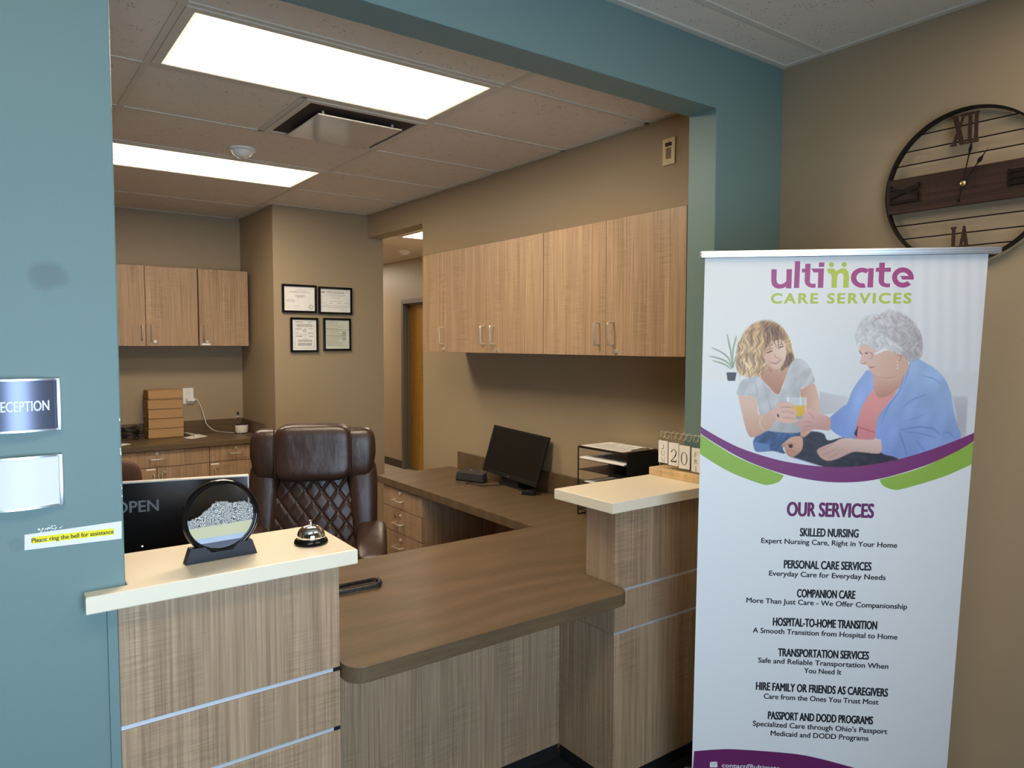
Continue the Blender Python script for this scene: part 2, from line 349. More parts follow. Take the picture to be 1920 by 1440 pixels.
# hall door in its frame
b = B().box(1.735, D1-.005, 0, 1.905, D1+.05, 2.15, .003).box(1.735, D0-.05, 0, 1.905, D0+.005, 2.15, .003).box(1.735, D0+.005, 2.095, 1.905, D1-.005, 2.15, .003)
b.box(1.79, D1-.02, 0, 1.83, D1-.005, 2.095).box(1.79, D0+.005, 2.08, 1.83, D1-.02, 2.095)
d = struct('door_1', b, M['grey_paint'])
struct('door_leaf', B().box(1.832, D0+.008, .008, 1.876, D1-.008, 2.09, .002), M['maple'], d, 'honey coloured wood door leaf')
b = B().box(1.83, D0+.05, .98, 1.8325, D0+.1, 1.14, .001).cyl((1.832, D0+.075, 1.05), (1.78, D0+.075, 1.05), .01).tube([(1.785, D0+.075, 1.05), (1.785, D0+.13, 1.05), (1.787, D0+.19, 1.05)], .009)
struct('door_handle', b, M['steel'], d)

# ------------------------------------------------------------------ ceiling things
def troffer(x0, y0, x1, y1, z, m, label, group=None):
    t = thing('ceiling_light', label, 'ceiling light', ((x0+x1)/2, (y0+y1)/2, z), 0, group); f = .032
    g = .013; X0, X1, Y0, Y1 = x0+g, x1-g, y0+g, y1-g
    b = B().box(X0, Y0, z-.007, X1, Y0+f, z-.0008, .0015).box(X0, Y1-f, z-.007, X1, Y1, z-.0008, .0015).box(X0, Y0+f, z-.007, X0+f, Y1-f, z-.0008, .0015).box(X1-f, Y0+f, z-.007, X1, Y1-f, z-.0008, .0015)
    obj('frame', b, M['tee'], t); obj('diffuser', B().box(X0+f, Y0+f, z-.004, X1-f, Y1-f, z-.001), m, t); return t
troffer(GX-1.2192, ys[0], GX, ys[1], ZC, M['lamp'], 'long fluorescent ceiling panel nearest the teal header, beside the air vent', 'office ceiling panels')
troffer(GX-1.2192, ys[3], GX, ys[4], ZC, M['lamp'], 'fluorescent ceiling panel farther back, behind the round smoke detector', 'office ceiling panels')
troffer(.74, 3.43, 1.35, 4.65, ZC, M['lamp_hall'], 'ceiling panel glimpsed through the hall doorway', None)
troffer(.74, 7.5, 1.35, 8.72, ZC, M['lamp_hall'], 'added ceiling panel out of view farther down the hall', None)  # extra unseen panel, added to brighten the hall wall and door
troffer(-3.2, -1.55, -1.98, -.94, ZL, M['lamp_lobby'], 'lobby ceiling panel over the reception sign', 'lobby ceiling panels')
troffer(-1.4, -1.55, -.18, -.94, ZL, M['lamp_lobby'], 'lobby ceiling panel over the standing banner', 'lobby ceiling panels')
x0, x1, y0, y1 = GX-.6096+.013, GX-.013, ys[1]+.013, ys[2]-.013
t = thing('air_vent', 'square ceiling air vent with flat lowered plate between the two light panels', 'air vent', ((x0+x1)/2, (y0+y1)/2, ZC))
b = B()
for a, q in (((x0, y0, x1, y0+.03), 0), ((x0, y1-.03, x1, y1), 0), ((x0, y0+.03, x0+.03, y1-.03), 0), ((x1-.03, y0+.03, x1, y1-.03), 0)): b.box(a[0], a[1], ZC-.008, a[2], a[3], ZC-.0008, .001)
obj('frame', b, M['tee'], t)
obj('throat', B().box(x0+.03, y0+.03, ZC-.003, x1-.03, y1-.03, ZC-.0008), M['dark_inside'], t)
b = B().box(x0+.085, y0+.085, ZC-.032, x1-.085, y1-.085, ZC-.026, .002)
for sx in (x0+.12, x1-.12):
    for sy in (y0+.12, y1-.12): b.cyl((sx, sy, ZC-.027), (sx, sy, ZC-.002), .006, 8)
obj('plate', b, mat('satin white enamel', (.55, .52, .47), .12, spec=.7), t)
def smoke(x, y, label):
    t = thing('smoke_detector', label, 'smoke detector', (x, y, ZC-.05))
    obj('base', B().lathe([(0, ZC-.0008), (.068, ZC-.0008), (.068, ZC-.012), (.06, ZC-.016), (0, ZC-.016)], (x, y, 0)), M['white'], t, True)
    obj('sensor_cap', B().lathe([(.054, ZC-.016), (.05, ZC-.03), (.03, ZC-.046), (.014, ZC-.05), (0, ZC-.05)], (x, y, 0)), M['white'], t, True)
smoke(-1.41, 2.262, 'round white smoke detector on the office ceiling beside the rear light panel')
smoke(1.32, 5.55, 'small round smoke detector on the hall ceiling seen through the doorway')
t = thing('alarm_sounder', 'ivory alarm sounder plate high on the wall above the right cabinets', 'alarm', (0, .515, 2.42))
obj('plate', B().box(-.008, .478, 2.422, -.0005, .552, 2.542, .002), M['ivory'], t)
b = B()
for k in range(9): b.box(-.011, .5, 2.45+k*.0055, -.0075, .53, 2.453+k*.0055)
obj('grille', b, mat('dark ivory grille', srgb(120, 100, 70), .6), t)
obj('lens', B().box(-.0125, .497, 2.505, -.007, .533, 2.522, .001), mat('dark lens', srgb(60, 48, 34), .2), t)
for z in (2.533, 2.431): obj('screw', B().cyl((-.0095, .515, z), (-.0075, .515, z), .003), M['brass'], t)

# ------------------------------------------------------------------ cabinets
def handle_bm(p, axis, L, out, r=.0052, d=.03):
    p, a, o = Vector(p), Vector(axis), Vector(out)
    pts = [p-a*L/2]; 
    for s in (-1, 1):
        for k in range(4): 
            t = k/3 if s < 0 else 1-k/3; c = p+a*s*(L/2-.008)+o*(d-.008)
            pts.append(c+a*s*.008*math.cos(t*PI/2)+o*.008*math.sin(t*PI/2))
    pts.append(p+a*L/2); return B().tube(pts, r, 8)
def lock_bm(p, out):
    p, o = Vector(p), Vector(out); b = B().cyl(p, p+o*.008, .0115, 14); return b.cyl(p+o*.008, p+o*.0095, .006, 12)
# right wall uppers: faces at x=-.31, doors listed far -> near
XF = -.31
def upper_right(y1, y0, doors, label):
    t = thing('wall_cabinet', label, 'cabinet', (-.15, (y0+y1)/2, 1.548), 0, 'wall cabinets over the right desk'); z0, z1 = 1.548, 2.15
    obj('body', B().box(XF+.02, y0+.0015, z0+.012, -.001, y1-.0015, z1, .001), M['wood'], t)
    for a, c, hy, ly in doors:
        d = obj('door', B().box(XF, c+.0012, z0, XF+.0185, a-.0012, z1-.001, .0012), M['wood'], t)
        obj('handle', handle_bm((XF, hy, 1.647), (0, 0, 1), .1, (-1, 0, 0)), M['steel'], d, True)
        if ly: obj('lock', lock_bm((XF, ly, 1.567), (-1, 0, 0)), M['steel'], d, True)
upper_right(2.262, 1.969, [(2.262, 1.969, 2.012, 2.005)], 'narrow single door wall cabinet next to the hall doorway')
upper_right(1.967, 1.053, [(1.967, 1.510, 1.57, None), (1.510, 1.053, 1.475, 1.452)], 'middle two door wall cabinet above the leaning monitor')
upper_right(1.050, .146, [(1.050, .604, .647, None), (.604, .146, .556, .54)], 'two door wall cabinet against the green pillar above the paper tray')
def upper_back(x0, x1, doors, label, tag=None):
    yf = 4.238; z0, z1 = 1.578, 2.178
    t = thing('wall_cabinet', label, 'cabinet', ((x0+x1)/2, 4.4, z0), 0, 'wall cabinets on the back wall')
    obj('body', B().box(x0+.0015, yf+.02, z0+.01, x1-.0015, 4.549, z1, .001), M['wood'], t)
    for a, c, hx, lx in doors:
        d = obj('door', B().box(a+.0015, yf, z0, c-.0015, yf+.0185, z1-.001, .0012), M['wood'], t)
        obj('handle', handle_bm((hx, yf, 1.678), (0, 0, 1), .108, (0, -1, 0)), M['steel'], d, True)
        if lx: obj('lock', lock_bm((lx, yf, 1.612), (0, -1, 0)), M['steel'], d, True)
    if tag: obj('label_tag', B().box(tag-.03, yf-.001, 1.584, tag+.033, yf-.0001, 1.598), M['paper'], t, label='white label tag')
upper_back(-1.94, -1.193, [(-1.94, -1.566, -1.592, None), (-1.564, -1.194, -1.527, -1.503)], 'two door wall cabinet above the stacked cardboard boxes')
upper_back(-1.187, -.808, [(-1.187, -.808, -1.154, -1.131)], 'single door wall cabinet beside the framed certificates', -1.139)
def base_back(x0, x1, dh, locks, doors, label, tags):
    yf = 3.93; t = thing('base_cabinet', label, 'cabinet', ((x0+x1)/2, 4.2, 0), 0, 'base cabinets along the back wall')
    obj('body', B().box(x0+.001, yf+.02, .1, x1-.001, 4.54, .8245).box(x0+.001, yf+.06, 0, x1-.001, 4.5, .1), M['wood'], t)
    d = obj('drawer', B().box(x0+.002, yf, .703, x1-.002, yf+.019, .822, .0012), M['wood'], t)
    obj('handle', handle_bm((dh, yf, .762), (1, 0, 0), .1, (0, -1, 0)), M['steel'], d, True); obj('lock', lock_bm((locks, yf, .8), (0, -1, 0)), M['steel'], d, True)
    for a, c, hx, lx in doors:
        d = obj('door', B().box(a+.002, yf, .11, c-.002, yf+.019, .699, .0012), M['wood'], t)
        obj('handle', handle_bm((hx, yf, .602), (0, 0, 1), .1, (0, -1, 0)), M['steel'], d, True)
        if lx: obj('lock', lock_bm((lx, yf, .664), (0, -1, 0)), M['steel'], d, True)
    for x in tags: obj('label_tag', B().box(x-.03, yf-.001, .682, x+.03, yf-.0001, .694), M['paper'], t, label='white label tag')
base_back(-1.945, -1.207, -1.565, -1.566, [(-1.945, -1.57, -1.592, None), (-1.568, -1.207, -1.54, -1.516)], 'base cabinet with wide drawer below the stacked cardboard boxes', [-1.608])
base_back(-1.205, -.82, -1.012, -1.014, [(-1.205, -.82, -1.173, -1.15)], 'base cabinet with small drawer half hidden behind the leather chair', [-1.168])
t = thing('back_countertop', 'dark laminate countertop with splash along the back wall', 'countertop', (-1.9, 4.2, .826))
obj('worktop', B().box(-3.6, 3.908, .826, -.7775, 4.549, .864, .002), M['laminate'], t)
obj('backsplash', B().box(-3.6, 4.531, .8645, -.7775, 4.549, .965, .001).box(-.795, 3.94, .8645, -.7775, 4.53, .965, .001), M['laminate'], t)
base_back(-3.55, -1.948, -2.7, -2.7, [(-3.55, -2.75, -2.8, None), (-2.748, -1.948, -2.7, None)], 'base cabinet at the far left end of the back counter', [])

# ------------------------------------------------------------------ reception counter
def counter(x0, x1, name, label, zg, front, ydeep, side):
    t = thing('reception_counter', label, 'counter', ((x0+x1)/2, .08, 0)); z0 = .055
    xb0 = x0+.012 if side < 0 else x0+.003; xb0 = max(xb0, -2.335) if side < 0 else xb0
    yb = 0 if front < 0 else front+.008
    obj('body', B().box(xb0, yb, z0, x1-.002, .16, 1.027).box(xb0, .1605, z0, x1-.002, ydeep, .71), M['wood'], t)
    obj('base', B().box(xb0, yb+.001, 0, x1-.003, ydeep-.002, z0-.0005), M['base_black'], t)
    zs = [z0]+sorted(zg)+[1.027]
    for k in range(3):
        a, c = zs[k]+(.0055 if k else 0), zs[k+1]-(.0055 if k < 2 else 0)
        obj('panel', B().box(x0, front, a, x1, yb-.0005, c, .0008), M['wood'], t)
        if side > 0: obj('panel', B().box(x0, yb, a, x0+.0028, ydeep if c < .72 else .16, c), M['wood'], t)
    for z in zg:
        obj('metal_strip', B().box(x0+.0005, front+.003, z-.005, x1-.001, yb-.0005, z+.005), M['strip'], t, label='brushed aluminium reveal strip')
        obj('strip_end', B().box(x1-.018 if side < 0 else x0+.0004, front+.0022, z-.0052, x1-.0005 if side < 0 else x0+.0008, front+.0028, z+.0052), M['black'], t)
counter(-2.356, -1.843, 'l', 'wood panelled reception counter beside the teal wall', (.745, .585), -.004, .3, -1)
counter(-.822, -.33, 'r', 'wood panelled reception counter behind the standing banner', (.733, .583), .011, .306, 1)
def slab(pts, label):
    return obj('counter_slab', B().prism(pts, 1.0285, 1.067, bev=.003), M['solid'], label=label, cat='countertop')
slab([(-2.42, -.044), (-1.808, -.044), (-1.80, .268), (-2.336, .268), (-2.336, -.001), (-2.42, -.001)], 'cream counter slab carrying the bell and the sand picture')
slab([(-.889, -.042), (-.005, -.042), (-.005, -.001), (-.327, -.001), (-.327, .135), (-.005, .135), (-.005, .262), (-.889, .262)], 'cream counter slab carrying the flip calendar')
# desk worktop: one continuous L with rounded front corners
r = .05; X0, X1, YF = -1.841, -.8245, -.071
arc = lambda cx, cy, a0, a1: [(cx+r*math.cos(a0+(a1-a0)*k/8), cy+r*math.sin(a0+(a1-a0)*k/8)) for k in range(9)]
pts = arc(X0+r, YF+r, PI, 1.5*PI)+arc(X1-r, YF+r, 1.5*PI, 2*PI)+[(X1, .165), (-.001, .165), (-.001, 2.425), (-.558, 2.425), (-.558, .81), (-3.4, .81), (-3.4, .165), (X0, .165)]
t = thing('desk_worktop', 'brown laminate L shaped desk worktop with rounded front corners', 'desk', (-.8, .6, .718))
obj('worktop', B().prism(pts, .718, .762, bev=.002), M['laminate'], t)
obj('backsplash', B().box(-.019, .17, .7625, -.001, 2.32, .878, .001), M['laminate'], t)
obj('modesty_panel', B().box(-1.84, .3085, .055, -.56, .327, .717, .001), M['wood'], label='tall wood panel closing the space under the front desk', cat='panel')
obj('base_strip', B().box(-1.84, .313, 0, -.825, .325, .0545), M['base_black'], label='black base strip under the front desk panel', cat='baseboard')
# drawer pedestal and kneehole panel under the right desk
t = thing('drawer_pedestal', 'three drawer pedestal under the far end of the right desk', 'drawers', (-.3, 2.11, 0))
obj('body', B().box(-.525, 1.872, .06, -.03, 2.36, .7165, .001).box(-.49, 1.88, 0, -.03, 2.35, .06), M['wood'], t)
for k, (za, zb, hz, lz) in enumerate(((.589, .712, .645, .691), (.441, .587, .503, .553), (.14, .439, .357, .402))):
    d = obj('drawer', B().box(-.545, 1.872, za+.001, -.526, 2.36, zb-.001, .001), M['wood'], t)
    obj('handle', handle_bm((-.545, 2.145, hz), (0, 1, 0), .1, (-1, 0, 0)), M['steel'], d, True)
    obj('lock', lock_bm((-.545, 2.13, lz), (-1, 0, 0)), M['steel'], d, True)
    if k == 1: obj('key', B().cyl((-.555, 2.13, lz), (-.575, 2.13, lz), .002, 8).lathe([(0, 0), (.011, 0), (.011, .002), (0, .002)], mx=Matrix.Translation((-.58, 2.14, lz)) @ Matrix.Rotation(PI/2, 4, 'Y')), M['brass'], d)
obj('kneehole_panel', B().box(-.03, .33, .06, -.012, 1.868, .7165), M['wood'], label='wood back panel in the kneehole under the right desk', cat='panel')

# ------------------------------------------------------------------ things on the front counter and desk
# call bell
bx, by, zt = -1.884, .083, 1.0675
t = thing('call_bell', 'chrome call bell on a black base on the cream counter slab', 'bell', (bx, by, zt))
obj('base', B().lathe([(0, zt), (.043, zt), (.0445, zt+.004), (.042, zt+.011), (.036, zt+.015), (0, zt+.015)], (bx, by, 0), 48), M['gloss_black'], t, True)
pr = [(.0355, zt+.0155), (.0365, zt+.018)]+[(.0365*math.cos(a)**.8, zt+.018+.031*math.sin(a)) for a in [k*PI/2/12 for k in range(1, 12)]]+[(.004, zt+.049), (0, zt+.049)]
obj('dome', B().lathe(pr, (bx, by, 0), 48), M['chrome'], t, True)
obj('button', B().lathe([(0, zt+.0492), (.0032, zt+.0492), (.0026, zt+.054), (.0026, zt+.058), (.0048, zt+.059), (.0048, zt+.062), (0, zt+.0628)], (bx, by, 0), 20), M['chrome'], t, True)
# moving sand picture: round frame in a trapezoid base, turned a little
a = Vector((.168, .006, 0)).normalized(); fr = Vector((a.y, -a.x, 0)); c0 = Vector((-2.113, .083, zt))
t = thing('sand_picture', 'round black framed sand picture standing on the cream slab', 'sand picture', c0)
mx = frame_mx(c0, a, (0, 0, 1))
obj('base', B().prism([(-.088, 0), (.084, 0), (.072, .037), (.04, .037), (.024, .021), (-.026, .021), (-.042, .037), (-.076, .037)], -.013, .013, mx, .001), M['slate'], t)
R = .0845; cz = .105; ring = lambda r, y: [(r*math.cos(2*PI*k/64), cz+r*math.sin(2*PI*k/64), y) for k in range(64)]
q = B()
for o_, rr in ((0, .0065), (.007, .004), (-.007, .004)): q.tube([mx @ Vector(p) for p in ring(R-.0, o_)], rr, 8, True)
q.lathe([(R+.004, -.0105), (R+.0075, -.006), (R+.0075, .006), (R+.004, .0105), (R-.003, .0105), (R-.003, -.0105), (R+.004, -.0105)], mx=mx @ Matrix.Translation((0, cz, 0)), n=64, cap=False)
obj('frame', q, M['gloss_black'], t, True)
def disc_part(name, f, m, y0, y1):
    """slab inside the ring below/above z limits: f(x)->(zlo, zhi)"""
    n = 60; bm = bmesh.new(); Rr = R-.004; lo, hi = [], []
    for i in range(n+1):
        x = -Rr+2*Rr*i/n*.9995+.00002; e = math.sqrt(max(Rr*Rr-x*x, 0)); l, h = f(x); l, h = max(-e, min(e, l)), max(-e, min(e, h)); h = max(h, l+1e-5)
        lo.append((x, cz+l)); hi.append((x, cz+h))
    b = B(); b.prism(lo+hi[::-1], y0, y1, mx); return obj(name, b, m, t)
def sandmat():
    m = mat('black and white sand', (.3, .3, .3), .9); nt = m.node_tree; v = node(nt, 'ShaderNodeTexNoise', Scale=650, Detail=0)
    nt.links.new(mapped(nt, (1, 1, 1)), v.inputs['Vector']); w = node(nt, 'ShaderNodeTexNoise', Scale=70, Detail=3); nt.links.new(mapped(nt, (1, 1, 1)), w.inputs['Vector'])
    ad = node(nt, 'ShaderNodeMath', operation='ADD'); nt.links.new(v.outputs[0], ad.inputs[0]); ad.inputs[1].default_value = .5
    nt.links.new(ramp(nt, ad.outputs[0], [(.92, (.015, .015, .015)), (.99, (.25, .25, .23)), (1.06, (.85, .83, .78))]), nt.nodes['Principled BSDF'].inputs['Base Color']); return m
rnd = random.Random(3); dune = [rnd.uniform(-.004, .004) for _ in range(200)]
top = lambda x: .012+.026*math.exp(-((x+.005)/.03)**2)+.018*math.exp(-((x-.05)/.03)**2)-.25*max(-x-.02, 0)+dune[int((x+.1)*900) % 200]*.7
disc_part('sand', lambda x: (-.021+.05*x*.3, top(x)), sandmat(), -.002, .002)
disc_part('settled_layer', lambda x: (-.049, -.0205+.05*x*.3), mat('cream settled sand', srgb(226, 218, 178), .6), -.0025, .0025)
disc_part('white_layer', lambda x: (-.062, -.0492), mat('pale blue liquid', srgb(205, 216, 232), .2), -.0025, .0025)
disc_part('bottom_layer', lambda x: (-.1, -.0622), mat('grey liquid', srgb(110, 116, 130), .15), -.0025, .0025)
obj('glass', B().lathe([(0, -.0042), (R-.0035, -.0042), (R-.0035, -.0034), (0, -.0034)], mx=mx @ Matrix.Translation((0, cz, 0)), n=64).lathe([(0, .0034), (R-.0035, .0034), (R-.0035, .0042), (0, .0042)], mx=mx @ Matrix.Translation((0, cz, 0)), n=64), mat('clear glass', (1, 1, 1), .02, trans=1, ior=1.3), t)
# display panel reading OPEN behind the slab
pa, pb = Vector((-1.905, .556, 0)), Vector((-2.415, .695, 0)); ax = (pa-pb).normalized(); nrm = Vector((ax.y, -ax.x, 0))
t = thing('display_panel', 'black display panel with the word OPEN behind the cream counter', 'display', (-2.16, .63, .7622))
mx = frame_mx((pb.x, pb.y, .84), ax, (0, 0, 1)); L = (pa-pb).length; H = 1.182-.84
obj('casing', B().add(B().box(0, 0, -.03, L, H, -.001, .002).bm, mx), mat('silver grey display casing', (.5, .48, .46), .4, .3), t)
obj('screen', B().add(B().box(.003, .003, -.0008, L-.004, H-.004, .001).bm, mx), M['screen'], t)
pO = at(298, 961, 'y', .57); gy = mat('grey lettering', srgb(125, 132, 140), .6)
def on_plane(u, v, mx):
    d = FW+RT*((u-960)/FPX)+UP*((720-v)/FPX); n = mx.to_3x3() @ Vector((0, 0, 1)); o = mx.translation; return mx.inverted() @ (CAM+d*(((o-CAM).dot(n))/d.dot(n)))
e1 = on_plane(297.5, 957, mx); e0 = on_plane(238, 962, mx); wP = e1.x-e0.x
tb = text_bm('OPEN', .034, wP*1.38, .02); q = B().add(tb, mx @ Matrix.Translation((e1.x-wP*1.38, e1.y, .0012)))
obj('lettering', q, gy, t, label='grey OPEN lettering')
pl = on_plane(267, 1024, mx); obj('power_light', B().add(B().box(pl.x-.002, pl.y-.002, .001, pl.x+.002, pl.y+.002, .002).bm, mx), glow('white status light', (1, 1, 1), 2), t)
obj('stand', B().add(B().box(L/2-.03, -.075, -.05, L/2+.03, .1, -.031, .002).box(L/2-.11, -.0775, -.1, L/2+.11, -.0705, .06, .002).bm, mx), M['black'], t)
# desk telephone mostly behind the counter, coiled cord looping out
t = thing('desk_telephone', 'black desk telephone whose coiled cord loops onto the front desk', 'telephone', (-1.95, .42, .7622))
obj('body', B().prism([(-.1, 0), (.1, 0), (.1, .03), (-.1, .075)], -.11, .11, Matrix(((1, 0, 0, -2.0), (0, 0, 1, .42), (0, 1, 0, .7624), (0, 0, 0, 1))), .004), M['black'], t)
obj('handset', B().tube([(-2.07, .35, .84), (-2.06, .36, .868), (-2.03, .39, .866), (-1.98, .44, .856), (-1.95, .47, .85), (-1.94, .48, .822)], [.024, .022, .016, .016, .022, .024], 12), M['black'], t, True)
P = [Vector(p) for p in [at(560, 1119, 'z', .772), at(600, 1107, 'z', .772), at(640, 1099, 'z', .772), at(700, 1087, 'z', .772), at(709, 1088, 'z', .772), at(712.5, 1091.5, 'z', .772), at(709, 1096, 'z', .772), at(700, 1099, 'z', .772), at(640, 1111, 'z', .772), at(590, 1122, 'z', .772)]]
def spline(P, n):
    out = []
    for i in range(len(P)-1):
        p0, p1, p2, p3 = P[max(i-1, 0)], P[i], P[i+1], P[min(i+2, len(P)-1)]
        for k in range(n):
            s = k/n; out.append(.5*((2*p1)+(p2-p0)*s+(2*p0-5*p1+4*p2-p3)*s*s+(3*p1-p0-3*p2+p3)*s**3))
    return out+[P[-1]]
path = spline(P, 30); d = [0]
for a_, b_ in zip(path, path[1:]): d.append(d[-1]+(b_-a_).length)
hel = []; turns = d[-1]/.0052; N = int(turns*9); j = 0
for i in range(N):
    s = d[-1]*i/N
    while j < len(d)-2 and d[j+1] < s: j += 1
    f = (s-d[j])/max(d[j+1]-d[j], 1e-9); c = path[j].lerp(path[j+1], f); tan = (path[j+1]-path[j]).normalized(); sd = Vector((-tan.y, tan.x, 0)).normalized(); an = 2*PI*turns*i/N
    hel.append(c+sd*.0062*math.cos(an)+Vector((0, 0, .0062*math.sin(an))))
obj('coiled_cord', B().tube(hel, .0019, 5), mat('black cord', (.02, .02, .022), .35), t, True)
obj('cord_end', B().prism([(0, 0), (.03, 0), (0, .055)], 0, .02, Matrix.Translation((-1.853, .105+.06, .7626))), M['black'], t)
# flip calendar on the right slab
t = thing('flip_calendar', 'perpetual calendar showing JUN 20 FRI on the cream slab by the banner', 'calendar', (-.34, .12, 1.0675))
obj('base', B().box(-.388, -.03, 1.0675, -.30, .26, 1.098, .0015), M['pine'], t)
zt = 1.0985; X = -.368; Y0, Y1 = .238, -.012
obj('wire_frame', B().tube([(X+.02, Y0, zt), (X+.02, Y0, 1.243), (X+.02, Y1, 1.243), (X+.02, Y1, zt)], .0016, 8), M['steel'], t, True)
def yz(u, v): p = at(u, v, 'x', X); return p.y, p.z
def serif(s, w, h, st=.09):      # serif capitals and figures as closed polygons in a w x h box
    T = st*h; t_ = T*.38; z = h*.045; R_ = lambda a, b, c, d_: [(a, b), (c, b), (c, d_), (a, d_)]; S = lambda x, y, k=1.4: R_(x-T*k*.9, y, x+T*k*.9, y+z)
    if s == 'I': return [R_(w/2-T/2, 0, w/2+T/2, h), S(w/2, 0), S(w/2, h-z)]
    if s == 'J': return [R_(w*.6-T/2, h*.2, w*.6+T/2, h), S(w*.6, h-z), [(w*.6+T/2, h*.2), (w*.5, h*.02), (w*.3, -h*.03), (w*.08, h*.06), (w*.12, h*.14), (w*.3, h*.05), (w*.6-T/2, h*.2)]]
    if s == 'U': return [R_(w*.2-T/2, h*.25, w*.2+T/2, h), R_(w*.82-t_/2, h*.25, w*.82+t_/2, h), S(w*.2, h-z), S(w*.82, h-z), [(w*.2-T/2, h*.25), (w*.3, h*.02), (w*.52, -h*.02), (w*.74, h*.03), (w*.82+t_/2, h*.25), (w*.82-t_/2, h*.25), (w*.7, h*.08), (w*.52, h*.05), (w*.36, h*.1), (w*.2+T/2, h*.25)]]
    if s == 'N': return [R_(w*.17-t_/2, 0, w*.17+t_/2, h), R_(w*.83-t_/2, 0, w*.83+t_/2, h), [(w*.1, h), (w*.1+T, h), (w*.83, 0), (w*.83-T*.7, 0)], S(w*.17, 0), S(w*.83, h-z)]
    if s == 'F': return [R_(w*.25-T/2, 0, w*.25+T/2, h), R_(w*.25, h-z, w*.85, h), R_(w*.25, h*.5, w*.65, h*.5+z), S(w*.25, 0), R_(w*.8, h*.82, w*.85, h), R_(w*.62, h*.42, w*.66, h*.6)]
    if s == 'R':
        A = [(w*.25+w*.4*math.cos(q), h*.745+h*.255*math.sin(q)) for q in [PI/2-PI*k/12 for k in range(13)]]; Bq = [(w*.25+w*.4*math.cos(q)*.72, h*.745+h*.21*math.sin(q)) for q in [-PI/2+PI*k/12 for k in range(13)]]
        return [R_(w*.25-T/2, 0, w*.25+T/2, h), A+Bq, [(w*.42, h*.5), (w*.42+T, h*.5), (w*.95, 0), (w*.95-T*1.2, 0)], S(w*.25, 0)]
    if s == '0':
        n = 28; return [[(w/2+w*.46*math.cos(2*PI*k/n), h/2+h*.51*math.sin(2*PI*k/n)) for k in range(n//4, n//4*3+1)]+[(w/2+(w*.46-T)*math.cos(2*PI*k/n), h/2+(h*.51-t_)*math.sin(2*PI*k/n)) for k in range(n//4*3, n//4-1, -1)],
                        [(w/2-w*.46*math.cos(2*PI*k/n), h/2+h*.51*math.sin(2*PI*k/n)) for k in range(n//4, n//4*3+1)]+[(w/2-(w*.46-T)*math.cos(2*PI*k/n), h/2+(h*.51-t_)*math.sin(2*PI*k/n)) for k in range(n//4*3, n//4-1, -1)]]
    if s == '2':
        o_ = [(w*.5+w*.42*math.cos(q), h*.72+h*.28*math.sin(q)) for q in [PI-PI*1.15*k/14 for k in range(15)]]; i_ = [(w*.5+(w*.42-T)*math.cos(q), h*.72+(h*.28-t_)*math.sin(q)) for q in [PI*-.15+PI*1.1*k/14 for k in range(15)]]
        return [o_+i_, [(w*.92, h*.68), (w*.82, h*.5), (w*.05, .0), (w*.05, h*.07), (w*.55, h*.42), (w*.92-T, h*.68)], [(w*.05, 0), (w*.88, 0), (w*.96, h*.22), (w*.9, h*.22), (w*.82, h*.1), (w*.05, h*.085)]]
def cal_card(u0, v0, u1, v1, chars, dz=0):
    ya, za = yz(u0, v0); yb, zb = yz(u1, v1)
    c = obj('card', B().box(X-.0006, yb, zb, X+.0006, ya, za, .0003), M['paper'], t)
    q = B(); W_, H_ = ya-yb, za-zb; n = len(chars)
    for k, ch in enumerate(chars):
        if n > 1: w, h = W_*.5, H_*.205; ox, oz = W_*.25, H_*(.9-.285*(k+1))
        else: w, h = W_*.62, H_*.56; ox, oz = W_*.2, H_*.16
        for poly in serif(ch, w, h, .11 if n > 1 else .085): q.prism([(p[0], p[1]) for p in poly], 0, .0002, YZ(X-.0008, ya-ox, zb+oz))
    obj('printing', q, M['ink'], c)
    for f in (.25, .72):
        y = ya-W_*f; obj('ring', B().tube([(X+.012+.014*math.cos(2*PI*k/20), y-.003*math.sin(2*PI*k/20), 1.2345+.0165*math.sin(2*PI*k/20)) for k in range(20)], .0009, 6, True), M['steel'], c, True)
cal_card(1235, 825, 1251.5, 869, 'JUN'); cal_card(1254, 829, 1273, 875, '2'); cal_card(1272.5, 834, 1293, 881, '0'); cal_card(1297, 839, 1313.5, 887, 'FRI')

# ------------------------------------------------------------------ things on the right desk
# tilted monitor leaning back to the wall
bl, br_, tl_ = Vector((-.118, 1.872, .826)), Vector((-.118, 1.342, .803)), Vector((-.036, 1.878, 1.102))
ux = (br_-bl); Lw = ux.length; ux.normalize(); uy = (tl_-bl); uy -= ux*uy.dot(ux); Hh = uy.length; uy.normalize()
mx = frame_mx(bl, ux, uy)
t = thing('monitor', 'black monitor tilted back against the wall on the right desk', 'monitor', (-.08, 1.6, .7622))
obj('casing', B().add(B().box(0, 0, -.012, Lw, Hh, -.0005, .002).box(.06, .03, -.03, Lw-.06, Hh-.06, -.0125, .004).bm, mx), M['black'], t)
q = B()
for bx_ in ((0, 0, Lw, .022), (0, Hh-.016, Lw, Hh), (0, .022, .016, Hh-.016), (Lw-.016, .022, Lw, Hh-.016)): q.box(bx_[0], bx_[1], 0, bx_[2], bx_[3], .004, .001)
obj('bezel', B().add(q.bm, mx), mat('black bezel', (.01, .01, .01), .3), t)
obj('screen', B().add(B().box(.016, .022, 0, Lw-.016, Hh-.016, .001).bm, mx), mat('switched off screen', (.006, .0055, .005), .3), t)
obj('maker_mark', B().add(B().box(Lw/2-.012, .009, .004, Lw/2+.012, .013, .0045).bm, mx), M['grey_print'], t, label='small grey maker mark')
obj('stand', B().box(-.105, 1.5, .7625, -.022, 1.72, .772, .003).box(-.105, 1.53, .772, -.07, 1.69, .83, .003), M['black'], t)
